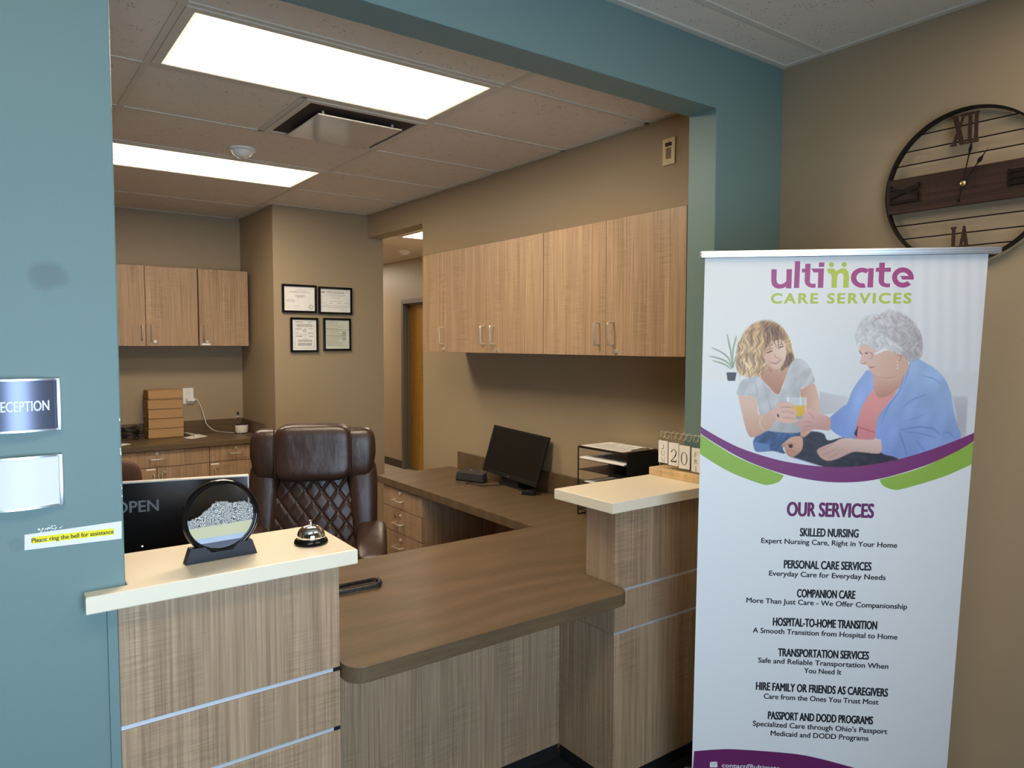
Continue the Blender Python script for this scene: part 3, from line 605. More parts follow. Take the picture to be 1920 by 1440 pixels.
side = [(-.118, .803), (-.036, 1.095), (-.022, 1.095), (-.022, .885), (-.085, .803)]
# card terminal box
def hull_box(name, base, topz, inset, m, parent, z0=.7625):
    bm = bmesh.new(); lo = [bm.verts.new((p[0], p[1], z0)) for p in base]; c = Vector((sum(p[0] for p in base)/4, sum(p[1] for p in base)/4, 0))
    hi = [bm.verts.new((c.x+(p[0]-c.x)*inset, c.y+(p[1]-c.y)*inset, z)) for p, z in zip(base, topz)]
    bm.faces.new(lo[::-1]); bm.faces.new(hi)
    for k in range(4): bm.faces.new((lo[k], lo[(k+1) % 4], hi[(k+1) % 4], hi[k]))
    bmesh.ops.recalc_face_normals(bm, faces=bm.faces); bmesh.ops.bevel(bm, geom=list(bm.edges), offset=.003, segments=2, profile=.5, affect='EDGES')
    b = B(); b.bm.free(); b.bm = bm; return obj(name, b, m, parent)
t = thing('receipt_printer', 'low black desktop box with white printed marks left of the tilted monitor', 'office machine', (-.15, 2.0, .7622))
base = [(-.25, 1.975), (-.172, 1.79), (-.124, 1.81), (-.124, 2.06)]
hull_box('body', base, (.815, .812, .822, .825), .94, mat('charcoal plastic', (.035, .034, .036), .4), t, .769)
obj('foot_rim', B().prism([(p[0]*.96-.006, p[1]*.96+.077) for p in base], .7625, .7688), M['black'], t)
q = B(); rnd = random.Random(5); dx = Vector((.078, -.185, 0)).normalized(); dy = Vector((.75, .3, 0)).normalized()
for k in range(9):
    o_ = Vector((-.205, 1.955, .8155))+dx*(.028+.0145*k)+dy*(.03+.006*(k % 3)); w_, d_ = rnd.uniform(.004, .011), rnd.uniform(.005, .011)
    z = .8205; q.face([(o_.x, o_.y, z), (o_.x+dx.x*w_, o_.y+dx.y*w_, z), (o_.x+dx.x*w_+dy.x*d_, o_.y+dx.y*w_+dy.y*d_, z+.001), (o_.x+dy.x*d_, o_.y+dy.y*d_, z+.001)])
obj('white_marks', q, M['paper'], t)
cz = .7665
def A(u, v):
    p = at(u, v, 'z', cz); return Vector((min(p.x, -.114), p.y, p.z))
obj('power_cord', B().tube(spline([A(935, 897), A(905, 906), A(885, 904), A(874, 907), A(890, 907), A(902, 911), A(930, 909), A(950, 908)], 8), .0022, 6), M['black'], t, True)
t = thing('power_adapter', 'black power adapter with looping cable below the tilted monitor', 'adapter', (-.09, 1.39, .7622))
base = [(-.18, 1.40), (-.145, 1.33), (-.112, 1.345), (-.13, 1.42)]
hull_box('body', base, (.786, .786, .788, .786), .92, M['black'], t)
obj('cable', B().tube(spline([A(985, 922), A(972, 917), A(970, 911), A(975, 909), A(976, 913)], 8), .0022, 6).tube(spline([A(1009, 927), A(1024, 927), A(1036, 923), A(1046, 918)], 8), .0022, 6).tube(spline([A(1020, 915), A(1028, 910), A(1032, 906), A(1027, 907)], 8), .002, 6), M['black'], t, True)
# letter tray with papers, clipboard on top
t = thing('letter_tray', 'black mesh letter tray organiser on the right desk behind the cream slab', 'tray', (-.12, .7, .7622))
x0, x1, y0, y1, z1 = -.232, -.024, .535, .868, 1.098
q = B()
for x in (x0, x1):
    for y in (y0, y1): q.cyl((x, y, .7625), (x, y, z1), .0032, 8)
for z in (.79, z1):
    q.tube([(x0, y0, z), (x1, y0, z), (x1, y1, z), (x0, y1, z)], .0032, 8, True)
for y in (y0, y1): q.tube([(x0, y, .766), (x1, y, .766)], .003, 8)
obj('wire_frame', q, M['black'], t, True)
def shelf(z, k=.028): return obj('shelf', B().box(x0+.001, y0+.003, z, x1-.002, y1-.003, z+.003).box(x1-.004, y0+.003, z, x1-.002, y1-.003, z+k).box(x0+.03, y0+.002, z, x1, y0+.004, z+k), M['black'], t)
for z in (.80, .863, .925, .986, 1.04, 1.0935): shelf(z, .028 if z < 1.09 else .004)
obj('side_mesh', B().box(x0+.002, y0-.001, .8, x1, y0+.0015, z1), mat('black mesh', (.008, .008, .008), .7), t)
obj('paper_stack', B().box(x0-.002, y0+.02, 1.0435, x1-.012, y1-.01, 1.049).box(x0+.004, y0+.012, 1.0492, x1-.012, y1-.02, 1.052), M['paper'], label='white paper sheets lying in the upper shelf of the black tray', cat='paper')
obj('paper_stack', B().box(x0+.012, y0+.02, .9285, x1-.012, y1-.03, .931), M['paper'], label='white paper sheets lying in a lower shelf of the black tray', cat='paper')
t = thing('clipboard', 'clipboard with a form lying on top of the black letter tray', 'clipboard', (-.13, .69, 1.103))
obj('board', B().box(x0-.004, y0+.012, 1.102, x1+.01, y1-.006, 1.1045, .001), mat('dark brown hardboard', srgb(84, 60, 44), .6), t)
obj('form', B().box(x0+.004, y0+.036, 1.1048, x1+.002, y1-.012, 1.1055), M['paper'], t)
rnd = random.Random(2); q = B()
for k in range(22):
    yv = y0+.06+k*.0115; q.box(x0+.02, yv, 1.1056, x0+.02+rnd.uniform(.07, .17), yv+.0018, 1.1058)
obj('printing', q, M['grey_print'], t)
obj('clip', B().box(x0+.06, y0+.014, 1.1048, x1-.06, y0+.045, 1.109, .001).tube([(x0+.045, y0+.02, 1.112), (x1-.045, y0+.02, 1.112)], .004, 8).tube([(x0+.075, y0+.03, 1.11), (x0+.085, y0+.012, 1.119), (x1-.085, y0+.012, 1.119), (x1-.075, y0+.03, 1.11)], .0015, 6), M['steel'], t, True)

# ------------------------------------------------------------------ back counter things
zc_ = .8645; rnd = random.Random(11)
names = ['bottom box of the cardboard stack on the back counter', 'second cardboard box from the bottom of the stack', 'middle cardboard box of the stack of five', 'second cardboard box from the top of the stack', 'top cardboard box of the stack, under the wall cabinet']
for k in range(5):
    z = zc_+k*.0745; dx_ = [0, .002, .004, .002, .006][k]; y0 = 4.312+[0, -.004, .003, .002, -.004][k]; h = .0735
    x0, x1 = -1.553+dx_, -1.302+[0, .001, -.002, 0, -.006][k]
    t = thing('cardboard_box', names[k], 'box', ((x0+x1)/2, 4.42, z), 0, 'cardboard boxes stacked on the back counter')
    obj('body', B().box(x0+.005, y0+.007, z, x1-.005, 4.495, z+.006).box(x0, y0, z+.0055, x1, 4.5, z+h-.012, .001), M['card'], t)
    obj('lid', B().box(x0-.002, y0-.003, z+h-.0118 if k < 4 else z+.012, x1+.002, 4.503, z+h-.0004, .001).box(x0+.002, y0-.0025, z+h-.02, x1-.002, y0-.0005, z+h-.012), M['card'], t)
    obj('seam', B().box(x0-.001, y0+.05, z+.02, x0-.0003, y0+.07, z+.05), M['dark_inside'], t)
t = thing('wall_outlet', 'white wall outlet beside the stacked cardboard boxes', 'outlet', (-1.21, 4.549, 1.1))
obj('plate', B().box(-1.252, 4.543, 1.104, -1.171, 4.5492, 1.234, .002), M['white'], t)
for z in (1.142, 1.196):
    s_ = obj('socket', B().box(-1.229, 4.541, z-.021, -1.194, 4.5431, z+.021, .001), M['white'], t)
    obj('slots', B().box(-1.221, 4.5405, z-.003, -1.219, 4.5411, z+.009).box(-1.204, 4.5405, z-.003, -1.202, 4.5411, z+.008).cyl((-1.2115, 4.5405, z-.011), (-1.2115, 4.5411, z-.011), .0025, 10), M['ink'], s_)
t = thing('plug_charger', 'white plug charger in the outlet with cable to the white diffuser', 'charger', (-1.2, 4.515, 1.13))
obj('plug', B().box(-1.228, 4.505, 1.126, -1.168, 4.5402, 1.152, .004), M['white'], t)
K = lambda u, v, y: at(u, v, 'y', y)
obj('cable', B().tube(spline([Vector((-1.168, 4.522, 1.142)), K(370, 750, 4.52), K(378, 766, 4.52), K(384, 785, 4.51), Vector((-1.083, 4.495, .93)), Vector((-1.04, 4.46, .884)), Vector((-.99, 4.4, .873)), Vector((-.955, 4.34, .8715)), Vector((-.932, 4.3, .871)), Vector((-.921, 4.292, .87))], 8), .0028, 6), M['white'], t, True)
dx_, dy_ = -.865, 4.29
t = thing('aroma_diffuser', 'white ribbed aroma diffuser with black lid on the back counter', 'diffuser', (dx_, dy_, zc_))
obj('body', B().lathe([(0, zc_+.006), (.046, zc_+.006), (.05, zc_+.012), (.0515, zc_+.05), (.05, zc_+.068), (0, zc_+.068)], (dx_, dy_, 0), 40), mat('white ribbed plastic', (.78, .76, .72), .5, bump=.8, bscale=70), t, True)
obj('lid', B().lathe([(.05, zc_+.0682), (.048, zc_+.074), (.03, zc_+.079), (0, zc_+.08)], (dx_, dy_, 0), 40), M['black'], t, True)
for a_ in (0, 2.1, 4.2): obj('foot', B().cyl((dx_+.035*math.cos(a_), dy_+.035*math.sin(a_), zc_), (dx_+.035*math.cos(a_), dy_+.035*math.sin(a_), zc_+.006), .006, 10), M['white'], t)
t = thing('small_bottle', 'tiny brown oil bottle with black cap behind the white diffuser', 'bottle', (-.822, 4.505, zc_))
zb = .9655
t.location.z = zb; t.location.y = 4.54; ROOT[t.name] = Matrix.Translation(t.location)
obj('body', B().lathe([(0, zb), (.0085, zb), (.0085, zb+.028), (.005, zb+.033), (0, zb+.033)], (-.822, 4.54, 0)), mat('amber glass', (.05, .02, .01), .1), t, True)
obj('cap', B().lathe([(.0075, zb+.0332), (.0075, zb+.052), (0, zb+.052)], (-.822, 4.54, 0)), M['black'], t, True)
obj('label', B().lathe([(.0088, zb+.006), (.0088, zb+.024)], (-.822, 4.54, 0), cap=False), M['paper'], t, True)
t = thing('remote_control', 'small white remote lying on the back counter beside the boxes', 'remote', (-1.2, 4.38, zc_))
pr_, pq = at(347, 812, 'z', .874), at(367, 816, 'z', .874)
obj('body', B().tube([pr_, pr_.lerp(pq, .08), pr_.lerp(pq, .92), pq], [.006, .009, .009, .006], 12), M['white'], t, True)
obj('paper_slip', B().prism([at(344, 821, 'z', .865)[:2], at(372, 814, 'z', .865)[:2], at(389, 818, 'z', .865)[:2], at(360, 823, 'z', .865)[:2]], .8645, .8655), M['paper'], label='white paper slip lying in front of the small white remote', cat='paper')
obj('paper_slip', B().prism([(-1.86, 3.96), (-1.71, 4.08), (-1.74, 4.16), (-1.9, 4.07)], .8645, .8655), M['paper'], label='white paper at the left end of the back counter', cat='paper')
rnd = random.Random(9); q = B(); loops = []
for k in range(9):
    c = Vector((-1.67+rnd.uniform(-.03, .03), 4.38+rnd.uniform(-.03, .03), .87+.009*k)); rx, ry = rnd.uniform(.06, .09), rnd.uniform(.05, .07)
    q.tube([c+Vector((rx*math.cos(s), ry*math.sin(s), .012*math.sin(2*s+k)+.0125)) for s in [2*PI*i/26 for i in range(26)]], .0034, 6, True)
obj('cable_bundle', q, M['black'], smooth=True, label='black cable bundle coiled on the back counter left of the boxes', cat='cable')

# ------------------------------------------------------------------ framed certificates
def certificate(x0, x1, z0, z1, kind, label):
    y = 3.7095; t = thing('certificate_frame', label, 'picture frame', ((x0+x1)/2, y, z0), 0, 'framed certificates'); f = .0165
    q = B().box(x0, y-.019, z0, x1, y, z0+f, .0015).box(x0, y-.019, z1-f, x1, y, z1, .0015).box(x0, y-.019, z0+f, x0+f, y, z1-f, .0015).box(x1-f, y-.019, z0+f, x1, y, z1-f, .0015)
    obj('frame', q, M['gloss_black'], t); yp = y-.011
    obj('sheet', B().box(x0+f-.002, yp, z0+f-.002, x1-f+.002, y-.001, z1-f+.002), mat('green tinted form', srgb(214, 218, 200), .7) if kind == 3 else M['paper'], t)
    W_, H_ = x1-x0-2*f, z1-z0-2*f; X, Z = x0+f, z0+f; q = B(); rr = random.Random(kind)
    bar = lambda u0, v0, u1, h=.012: q.box(X+W_*u0, yp-.0006, Z+H_*(1-v0)-H_*h, X+W_*u1, yp-.0001, Z+H_*(1-v0))
    seal = lambda u, v, r_: (q.tube([(X+W_*u+r_*math.cos(s), yp-.0004, Z+H_*(1-v)+r_*math.sin(s)) for s in [2*PI*i/20 for i in range(20)]], .0008, 5, True), q.tube([(X+W_*u+r_*.6*math.cos(s), yp-.0004, Z+H_*(1-v)+r_*.6*math.sin(s)) for s in [2*PI*i/14 for i in range(14)]], .0016, 5, True))
    def words(u0, v, u1, h=.014):
        u = u0
        while u < u1-.01: w_ = min(rr.uniform(.02, .06), u1-u); bar(u, v, u+w_, h*rr.uniform(.7, 1)); u += w_+.01
    if kind == 0:
        for u0, v, u1, h in ((.42, .1, .6, .01), (.34, .14, .72, .01), (.18, .2, .85, .018), (.12, .25, .7, .01), (.36, .36, .68, .018), (.37, .4, .68, .018), (.42, .44, .6, .012), (.08, .54, .34, .012), (.08, .58, .36, .012), (.08, .62, .36, .012), (.3, .8, .5, .012), (.08, .86, .24, .01), (.36, .9, .52, .01)): words(u0, v, u1, h)
        seal(.88, .83, W_*.075)
    if kind == 1:
        bar(.03, .12, .14, .05)
        for u0, v, u1, h in ((.18, .1, .8, .028), (.22, .16, .82, .026), (.84, .12, .95, .014), (.16, .24, .82, .012), (.3, .29, .76, .012), (.34, .38, .68, .016), (.3, .52, .72, .012), (.05, .6, .2, .014), (.3, .6, .42, .02), (.55, .6, .68, .014), (.8, .6, .95, .014), (.12, .7, .84, .012), (.05, .76, .95, .012), (.25, .81, .75, .012), (.7, .9, .82, .01)): words(u0, v, u1, h)
    if kind == 2:
        for v0, v1 in ((.05, .47), (.52, .93)):
            for u0_, u1_, va, vb in ((.1, .92, v0, v0+.006), (.1, .92, v1, v1+.006), (.1, .107, v0, v1), (.913, .92, v0, v1)): bar(u0_, va, u1_, vb-va)
        for u0, v, u1, h in ((.14, .07, .45, .025), (.66, .08, .84, .014), (.2, .13, .8, .014), (.16, .16, .86, .02), (.16, .19, .86, .02), (.18, .22, .84, .02), (.13, .28, .4, .02), (.13, .32, .42, .02), (.66, .28, .86, .02), (.64, .42, .88, .025), (.13, .41, .25, .02), (.14, .54, .4, .025), (.7, .55, .86, .02), (.42, .62, .66, .012)): words(u0, v, u1, h)
        for v in (.66, .685, .71, .77, .79, .815, .84): words(.22, v, .82, .018)
        seal(.52, .35, W_*.075)
    if kind == 3:
        for k in range(26): words(.03 if k % 3 else .1, .05+k*.034, rr.uniform(.5, .95), .012)
        for u0_, va, u1_ in ((.03, .3, .5), (.0, .33, 1), (.0, .55, .7), (.0, .76, 1), (.0, .9, 1)): bar(u0_, va, u1_, .008)
        for k in range(10): bar(.72, .4+k*.032, .88, .016)
    obj('printing', q, M['grey_print'], t)
certificate(-.717, -.444, 1.834, 2.05, 0, 'upper left framed certificate with a round seal')
certificate(-.429, -.149, 1.83, 2.044, 1, 'upper right framed certificate in landscape format')
certificate(-.656, -.435, 1.531, 1.798, 2, 'lower left framed certificate with two boxed sections')
certificate(-.393, -.162, 1.541, 1.80, 3, 'lower right framed form with greenish paper')

# ------------------------------------------------------------------ wall signs
def sign(x0, x1, z0, z1, dz, m, label, text=None):
    t = thing('wall_sign', label, 'sign', ((x0+x1)/2, 0, z0)); n = 24; bow = lambda s: -.006-.016*math.sin(PI*s)
    def bowed(xa, xb, za, zb, d0, th):
        t_ = bmesh.new(); rows = []
        for i in range(n+1):
            s = i/n; x = xa+(xb-xa)*s; y = bow((x-x0)/(x1-x0))+d0
            rows.append([t_.verts.new((x, yy, zz)) for yy, zz in ((y, za), (y, zb), (y+th, zb), (y+th, za))])
        for A, Bq in zip(rows, rows[1:]):
            for k in range(4): t_.faces.new((A[k], A[(k+1) % 4], Bq[(k+1) % 4], Bq[k]))
        t_.faces.new(rows[0]); t_.faces.new(rows[-1][::-1]); bmesh.ops.recalc_face_normals(t_, faces=t_.faces); return t_
    q = B().add(bowed(x0, x1, z0, z0+.004, 0, .005)).add(bowed(x0, x1, z1-.004, z1, 0, .005)).box(x0-.001, -.012, z0, x0+.005, -.0005, z1, .001).box(x1-.006, -.012, z0, x1+.001, -.0005, z1, .001)
    obj('frame', q, M['alu'], t, True)
    obj('insert', B().add(bowed(x0+.005, x1-.006, z0+.004, z1-.004, .002, .003)), m, t, 30)
    obj('backing', B().box(x0+.006, -.005, z0+.004, x1-.006, -.0005, z1-.004), M['alu'], t)
    if text:
        tb = text_bm(text, .0205, .0925, .016)
        bmesh.ops.triangulate(tb, faces=tb.faces)
        bmesh.ops.subdivide_edges(tb, edges=[e for e in tb.edges if e.calc_length() > .004], cuts=3)
        for v in tb.verts: X = -2.5635+v.co.x; v.co = Vector((X, bow((X-x0)/(x1-x0))+.0009-v.co.z*.3, 1.4625+v.co.y))
        q = B().add(tb); obj('lettering', q, mat('white lettering', (.85, .87, .9), .5), t)
X0s, X1s = -2.60, -2.451
sign(X0s, X1s, 1.42, 1.528, 0, mat('slate blue brushed insert', (.13, .14, .2), .34, .65), 'curved slate coloured RECEPTION sign on the teal wall', 'RECEPTION')
sign(X0s, X1s, 1.262, 1.37, 0, mat('white insert', (.8, .8, .82), .5), 'blank white curved sign below the RECEPTION sign')
t = thing('paper_notice', 'paper strip notice asking to ring the bell, taped on the teal wall', 'notice', (-2.43, 0, 1.17))
qd = [at(46, 1003, 'y', -.001), at(228, 977, 'y', -.001), at(228, 1010, 'y', -.001), at(46, 1032, 'y', -.001)]
PX = lambda pts, y0, y1: B().prism([(p.x, p.z) for p in pts], -y1, -y0, Matrix(((1, 0, 0, 0), (0, 0, -1, 0), (0, 1, 0, 0), (0, 0, 0, 1))))
obj('strip', PX(qd, -.0008, -.0002), M['paper'], t)
hi = [at(59.5, 1007.5, 'y', -.001), at(213, 990.5, 'y', -.001), at(213.5, 1002.5, 'y', -.001), at(60, 1019.5, 'y', -.001)]
obj('highlight', PX(hi, -.0010, -.00085), mat('yellow highlighter', srgb(244, 228, 40), .8), t, label='yellow highlighter band')
a0, a1 = at(59.5, 1017.5, 'y', -.001), at(213, 1000, 'y', -.001)
tb = text_bm('Please ring the bell for assistance', .0087, (a1-a0).length, .02); q = B().add(tb, frame_mx((a0.x, -.0012, a0.z), a1-a0, (0, 0, 1)))
obj('lettering', q, M['ink'], t)
rnd = random.Random(4); q = B()
for k in range(46):
    u = rnd.gauss(88, 17); v = 1001-(u-46)*.143+rnd.gauss(-3, 2.6); 
    if not 44 < u < 118: continue
    c = at(u, v, 'y', -.0012); s_ = rnd.uniform(.0006, .0024); q.face([(c.x+s_*rnd.uniform(.5, 1)*math.cos(w), -.0013-k*1e-6, c.z+s_*.8*math.sin(w)) for w in [5.5, 4.2, 2.9, 1.6, .4]])
for u, v in ((80, 1013), (88, 1012), (92, 1016), (76, 1019)):
    c = at(u, v, 'y', -.0012); q.face([(c.x+.0022*math.cos(w), -.0014, c.z+.0012*math.sin(w)) for w in [5.5, 4.2, 2.9, 1.6, .4]])
obj('torn_tape', q, M['paper'], t, label='torn white tape residue')
q = B()
for u, v, s_ in ((224.2, 787, .004), (225.6, 842, .0032), (226.4, 850, .0045), (226, 846, .0025), (228.4, 915, .003), (229, 930, .003), (227, 910, .002)):
    c = at(u, v, 'y', -.0004); q.face([(min(c.x+s_*.35*math.cos(w), -2.3392), -.0006, c.z+s_*math.sin(w)) for w in [5.6, 4.3, 2.9, 1.6, .4]])
struct('trim_5', q, M['paper'], label='white paint chips on the wall edge')

# ------------------------------------------------------------------ wall clock
XW = .0945; hub = at(1812, 346, 'x', .06); cy, cz = -.703, 2.127; Rr = .252
t = thing('wall_clock', 'large round open work wall clock with roman numerals on a wooden board', 'clock', (XW, cy, cz-Rr))
P3 = lambda x, a, b: Vector((x, cy-a, cz+b))               # a to the viewer's right, b up
obj('rim', B().add(B().lathe([(Rr-.004, -.012), (Rr+.004, -.012), (Rr+.004, .012), (Rr-.004, .012), (Rr-.004, -.012)], n=96, cap=False).bm, Matrix.Translation((.072, cy, cz)) @ Matrix.Rotation(PI/2, 4, 'Y')), M['iron'], t, True)
for px_, v in ((1812, 234), (1812, 263), (1812, 289.6), (1812, 408.7), (1812, 435.8), (1862, 456)):
    z = at(px_, v, 'x', .066).z-cz; hw = math.sqrt(Rr*Rr-z*z)-.003
    obj('wire_bar', B().cyl(P3(.066, -hw, z), P3(.066, hw, z), .0022, 8), M['iron'], t, True)
za, zb = at(1811, 315, 'x', .06).z-cz, at(1811, 384, 'x', .06).z-cz
hh = max(abs(za), abs(zb)); hw = math.sqrt(Rr*Rr-hh*hh)-.002
bd = []
for s_ in (1, -1):
    for k in range(9): b_ = za+(zb-za)*k/8 if s_ > 0 else zb+(za-zb)*k/8; bd.append((s_*(math.sqrt(Rr*Rr-b_*b_)-.005), b_))
obj('board', B().prism(bd, .058-.012, .058, frame_mx((.058+.052, cy, cz), (0, -1, 0), (0, 0, 1)), .0015), M['plank'], t)
def numeral(s):
    out = []; w = {'X': .05, 'V': .046, 'I': .0185}; tot = sum(w[c] for c in s); x = -tot/2; h = .1; T = .0085; z = .007
    for c in s:
        cx = x+w[c]/2; q = w[c]/2
        if c == 'I': out += [[(cx-T*.6, 0), (cx+T*.6, 0), (cx+T*.6, h), (cx-T*.6, h)], [(cx-q+.001, 0), (cx+q-.001, 0), (cx+q-.001, z), (cx-q+.001, z)], [(cx-q+.001, h-z), (cx+q-.001, h-z), (cx+q-.001, h), (cx-q+.001, h)]]
        if c == 'X':
            out += [[(cx-q+.004, 0), (cx-q+.004+T*1.3, 0), (cx+q-.006, h), (cx+q-.006-T*.8, h)], [(cx+q-.005, 0), (cx+q-.005-T*1.8, 0), (cx-q+.005, h), (cx-q+.005+T*1.8, h)]]
            for zz in (0, h-z): out += [[(cx-q+.001, zz), (cx-q+.02, zz), (cx-q+.02, zz+z), (cx-q+.001, zz+z)], [(cx+q-.02, zz), (cx+q-.001, zz), (cx+q-.001, zz+z), (cx+q-.02, zz+z)]]
        if c == 'V': out += [[(cx-.003, 0), (cx+.004, 0), (cx-q+.004+T*1.8, h), (cx-q+.004, h)], [(cx-.004, 0), (cx+.003, 0), (cx+q-.004, h), (cx+q-.004-T, h)]]; out += [[(cx-q, h-z), (cx-q+.02, h-z), (cx-q+.02, h), (cx-q, h)], [(cx+q-.02, h-z), (cx+q, h-z), (cx+q, h), (cx+q-.02, h)]]
        x += w[c]
    return out
for s, ang, dx_ in (('XII', 0, .056), ('III', -PI/2, .0445), ('VI', PI, .056), ('IX', PI/2, .0445)):
    q = B(); r0 = Rr-.118
    for i, poly in enumerate(numeral(s)):
        pp = [(x*math.cos(ang)-(y+r0)*math.sin(ang), x*math.sin(ang)+(y+r0)*math.cos(ang)) for x, y in poly]
        q.prism(pp, 0, .004+i*1e-5, frame_mx((dx_+.004, cy, cz), (0, -1, 0), (0, 0, 1)))
    obj('numeral', q, M['iron'] if dx_ < .05 else M['plank'], t)
def hand(name, tip, belly, w, x):
    a = Vector((0, tip.y-hub.y, tip.z-hub.z)); L = a.length; q = B(); c = -L*.42 if name == 'minute_hand' else -.005
    pp = [(-.0014, c), (.0014, c), (.002, L*belly*.85), (w, L*belly), (.002, L*(belly+.12)), (0, L), (-.002, L*(belly+.12)), (-w, L*belly), (-.002, L*belly*.85)]
    q.prism(pp, 0, .0012, frame_mx((x, hub.y, hub.z), Vector((0, -a.z, a.y)) if False else Vector((0, -a.z, a.y)), a))
    if c < -.01: q.lathe([(0, 0), (.0055, 0), (.0055, .0012), (0, .0012)], mx=frame_mx((x, hub.y, hub.z), Vector((0, -a.z, a.y)), a) @ Matrix.Translation((0, c, 0)), n=16)
    obj(name, q, M['iron'], t)
hand('hour_hand', at(1855, 276, 'x', .04), .66, .0075, .036); hand('minute_hand', at(1825, 265, 'x', .04), .82, .0055, .031)
obj('hub', B().lathe([(0, 0), (.009, 0), (.009, .004), (.006, .006), (0, .0065)], mx=frame_mx((.034, hub.y, hub.z), (0, -1, 0), (0, 0, 1)), n=24), M['brass'], t, True)
obj('movement', B().box(.0585, hub.y-.028, hub.z-.028, .078, hub.y+.028, hub.z+.028, .002).cyl((.0585, hub.y, hub.z), (.03, hub.y, hub.z), .003), M['black'], t)
obj('wall_bracket', B().box(.0582, cy+.12, cz-.012, XW, cy+.135, cz+.012).box(.0582, cy-.135, cz-.012, XW, cy-.12, cz+.012), M['iron'], t)

# ------------------------------------------------------------------ leather office chair
ch = thing('office_chair', 'dark brown leather executive chair with quilted back behind the desk', 'chair', (-1.2, 1.84, 0), math.radians(-26)); CHAIR_S = .94; ch.scale = (CHAIR_S, CHAIR_S, 1)
yb = lambda z: -.02+.2*(z-.55)      # recline
qh = lambda z: .178+(.9-z)*.2
def quilt(u, v):
    z = .56+.36*v; x = (2*u-1)*qh(z); p, q_ = x/.088+z/.112, x/.088-z/.112
    d = (1-(1-abs(math.sin(PI*p)))**4)*(1-(1-abs(math.sin(PI*q_)))**4)
    return Vector((x, yb(z)-.04-.009*d-.02*(1-(2*u-1)**2), z))
obj('backrest', B().sheet(quilt, 110, 110, .09), M['leather'], ch, 60, True)
for s in (-1, 1):
    obj('side_bolster', B().sell((s*.262, 0, .755), (.078, .07, .23), .4, .7, 32, 24, fn=lambda p, s=s: Vector((p.x*(1+.12*p.z/.23)+s*.006*(1-p.z/.23), p.y+yb(.755+p.z)+.0, p.z))), M['leather'], ch, 'all', True)
    obj('headrest_wing', B().sell((s*.242, yb(1.02)-.022, 1.02), (.097, .078, .138), .55, .5, fn=lambda p, s=s: Vector((p.x*(1-.25*(p.z < 0)*(-p.z/.128)), p.y, p.z))), M['leather'], ch, 'all', True)
def roll(p):
    k = 1+.06*math.sin(p.x*40+p.z*9)*.15; return Vector((p.x, p.y*(1+.25*max(-p.z, 0)/.14)*k, p.z))
obj('headrest', B().sell((0, yb(1.04)-.042, 1.035), (.21, .095, .148), .42, .28, 48, 28, fn=roll), M['leather'], ch, 'all', True)
q = B()
for s in (-1, 1): q.tube([(s*.2, yb(1.04)-.042-.094*math.copysign(abs(math.sin(a))**.42, math.sin(a)), 1.035+.15*math.copysign(abs(math.cos(a))**.42, math.cos(a))) for a in [.2*PI+.62*PI*k/24 for k in range(25)]], .0035, 6)
obj('piping', q, M['leather'], ch, True, True)
obj('back_shell', B().sell((0, yb(.8)+.075, .82), (.27, .045, .3), .35, .4), M['leather'], ch, 'all', True)
obj('seat', B().sell((0, -.27, .50), (.29, .30, .085), .45, .4, 40, 20), M['leather'], ch, 'all', True)
for s in (-1, 1):
    ar = obj('armrest', B().sell((s*.315, -.23, .6), (.08, .235, .046), .5, .45, 32, 16, fn=lambda p: Vector((p.x, p.y, p.z+.035*p.y/.2+.012*math.cos(p.y*8)))), M['leather'], ch, 'all', True)
    obj('arm_bracket', B().tube(spline([Vector((s*.25, -.3, .43)), Vector((s*.33, -.34, .46)), Vector((s*.345, -.33, .52)), Vector((s*.338, -.24, .565)), Vector((s*.338, -.06, .59))], 8), .022, 10).box(s*.29, -.32, .405, s*.12, -.24, .43, .004), M['black'], ch, True, True)
obj('mechanism', B().box(-.13, -.36, .385, .13, -.14, .418, .006), M['black'], ch, local=True)
obj('gas_lift', B().cyl((0, -.25, .14), (0, -.25, .29), .028, 20).cyl((0, -.25, .29), (0, -.25, .39), .014, 16), M['black'], ch, True, True)
for k in range(5):
    a = 2*PI*k/5+.3; dx_, dy_ = math.cos(a), math.sin(a)
    lg = obj('base_leg', B().tube([(0, -.25, .125), (.12*dx_, -.25+.12*dy_, .12), (.31*dx_, -.25+.31*dy_, .085)], [.03, .026, .017], 10), M['black'], ch, True, True)
    c = Vector((.31*dx_, -.25+.31*dy_, .03)); sd = Vector((-dy_, dx_, 0))
    obj('caster', B().cyl(c+sd*.008, c+sd*.026, .029, 16).cyl(c-sd*.026, c-sd*.008, .029, 16).cyl(c-sd*.01, c+sd*.01, .008, 8).cyl((c.x, c.y, .03), (c.x, c.y, .085), .007, 8), M['black'], lg, True, True)
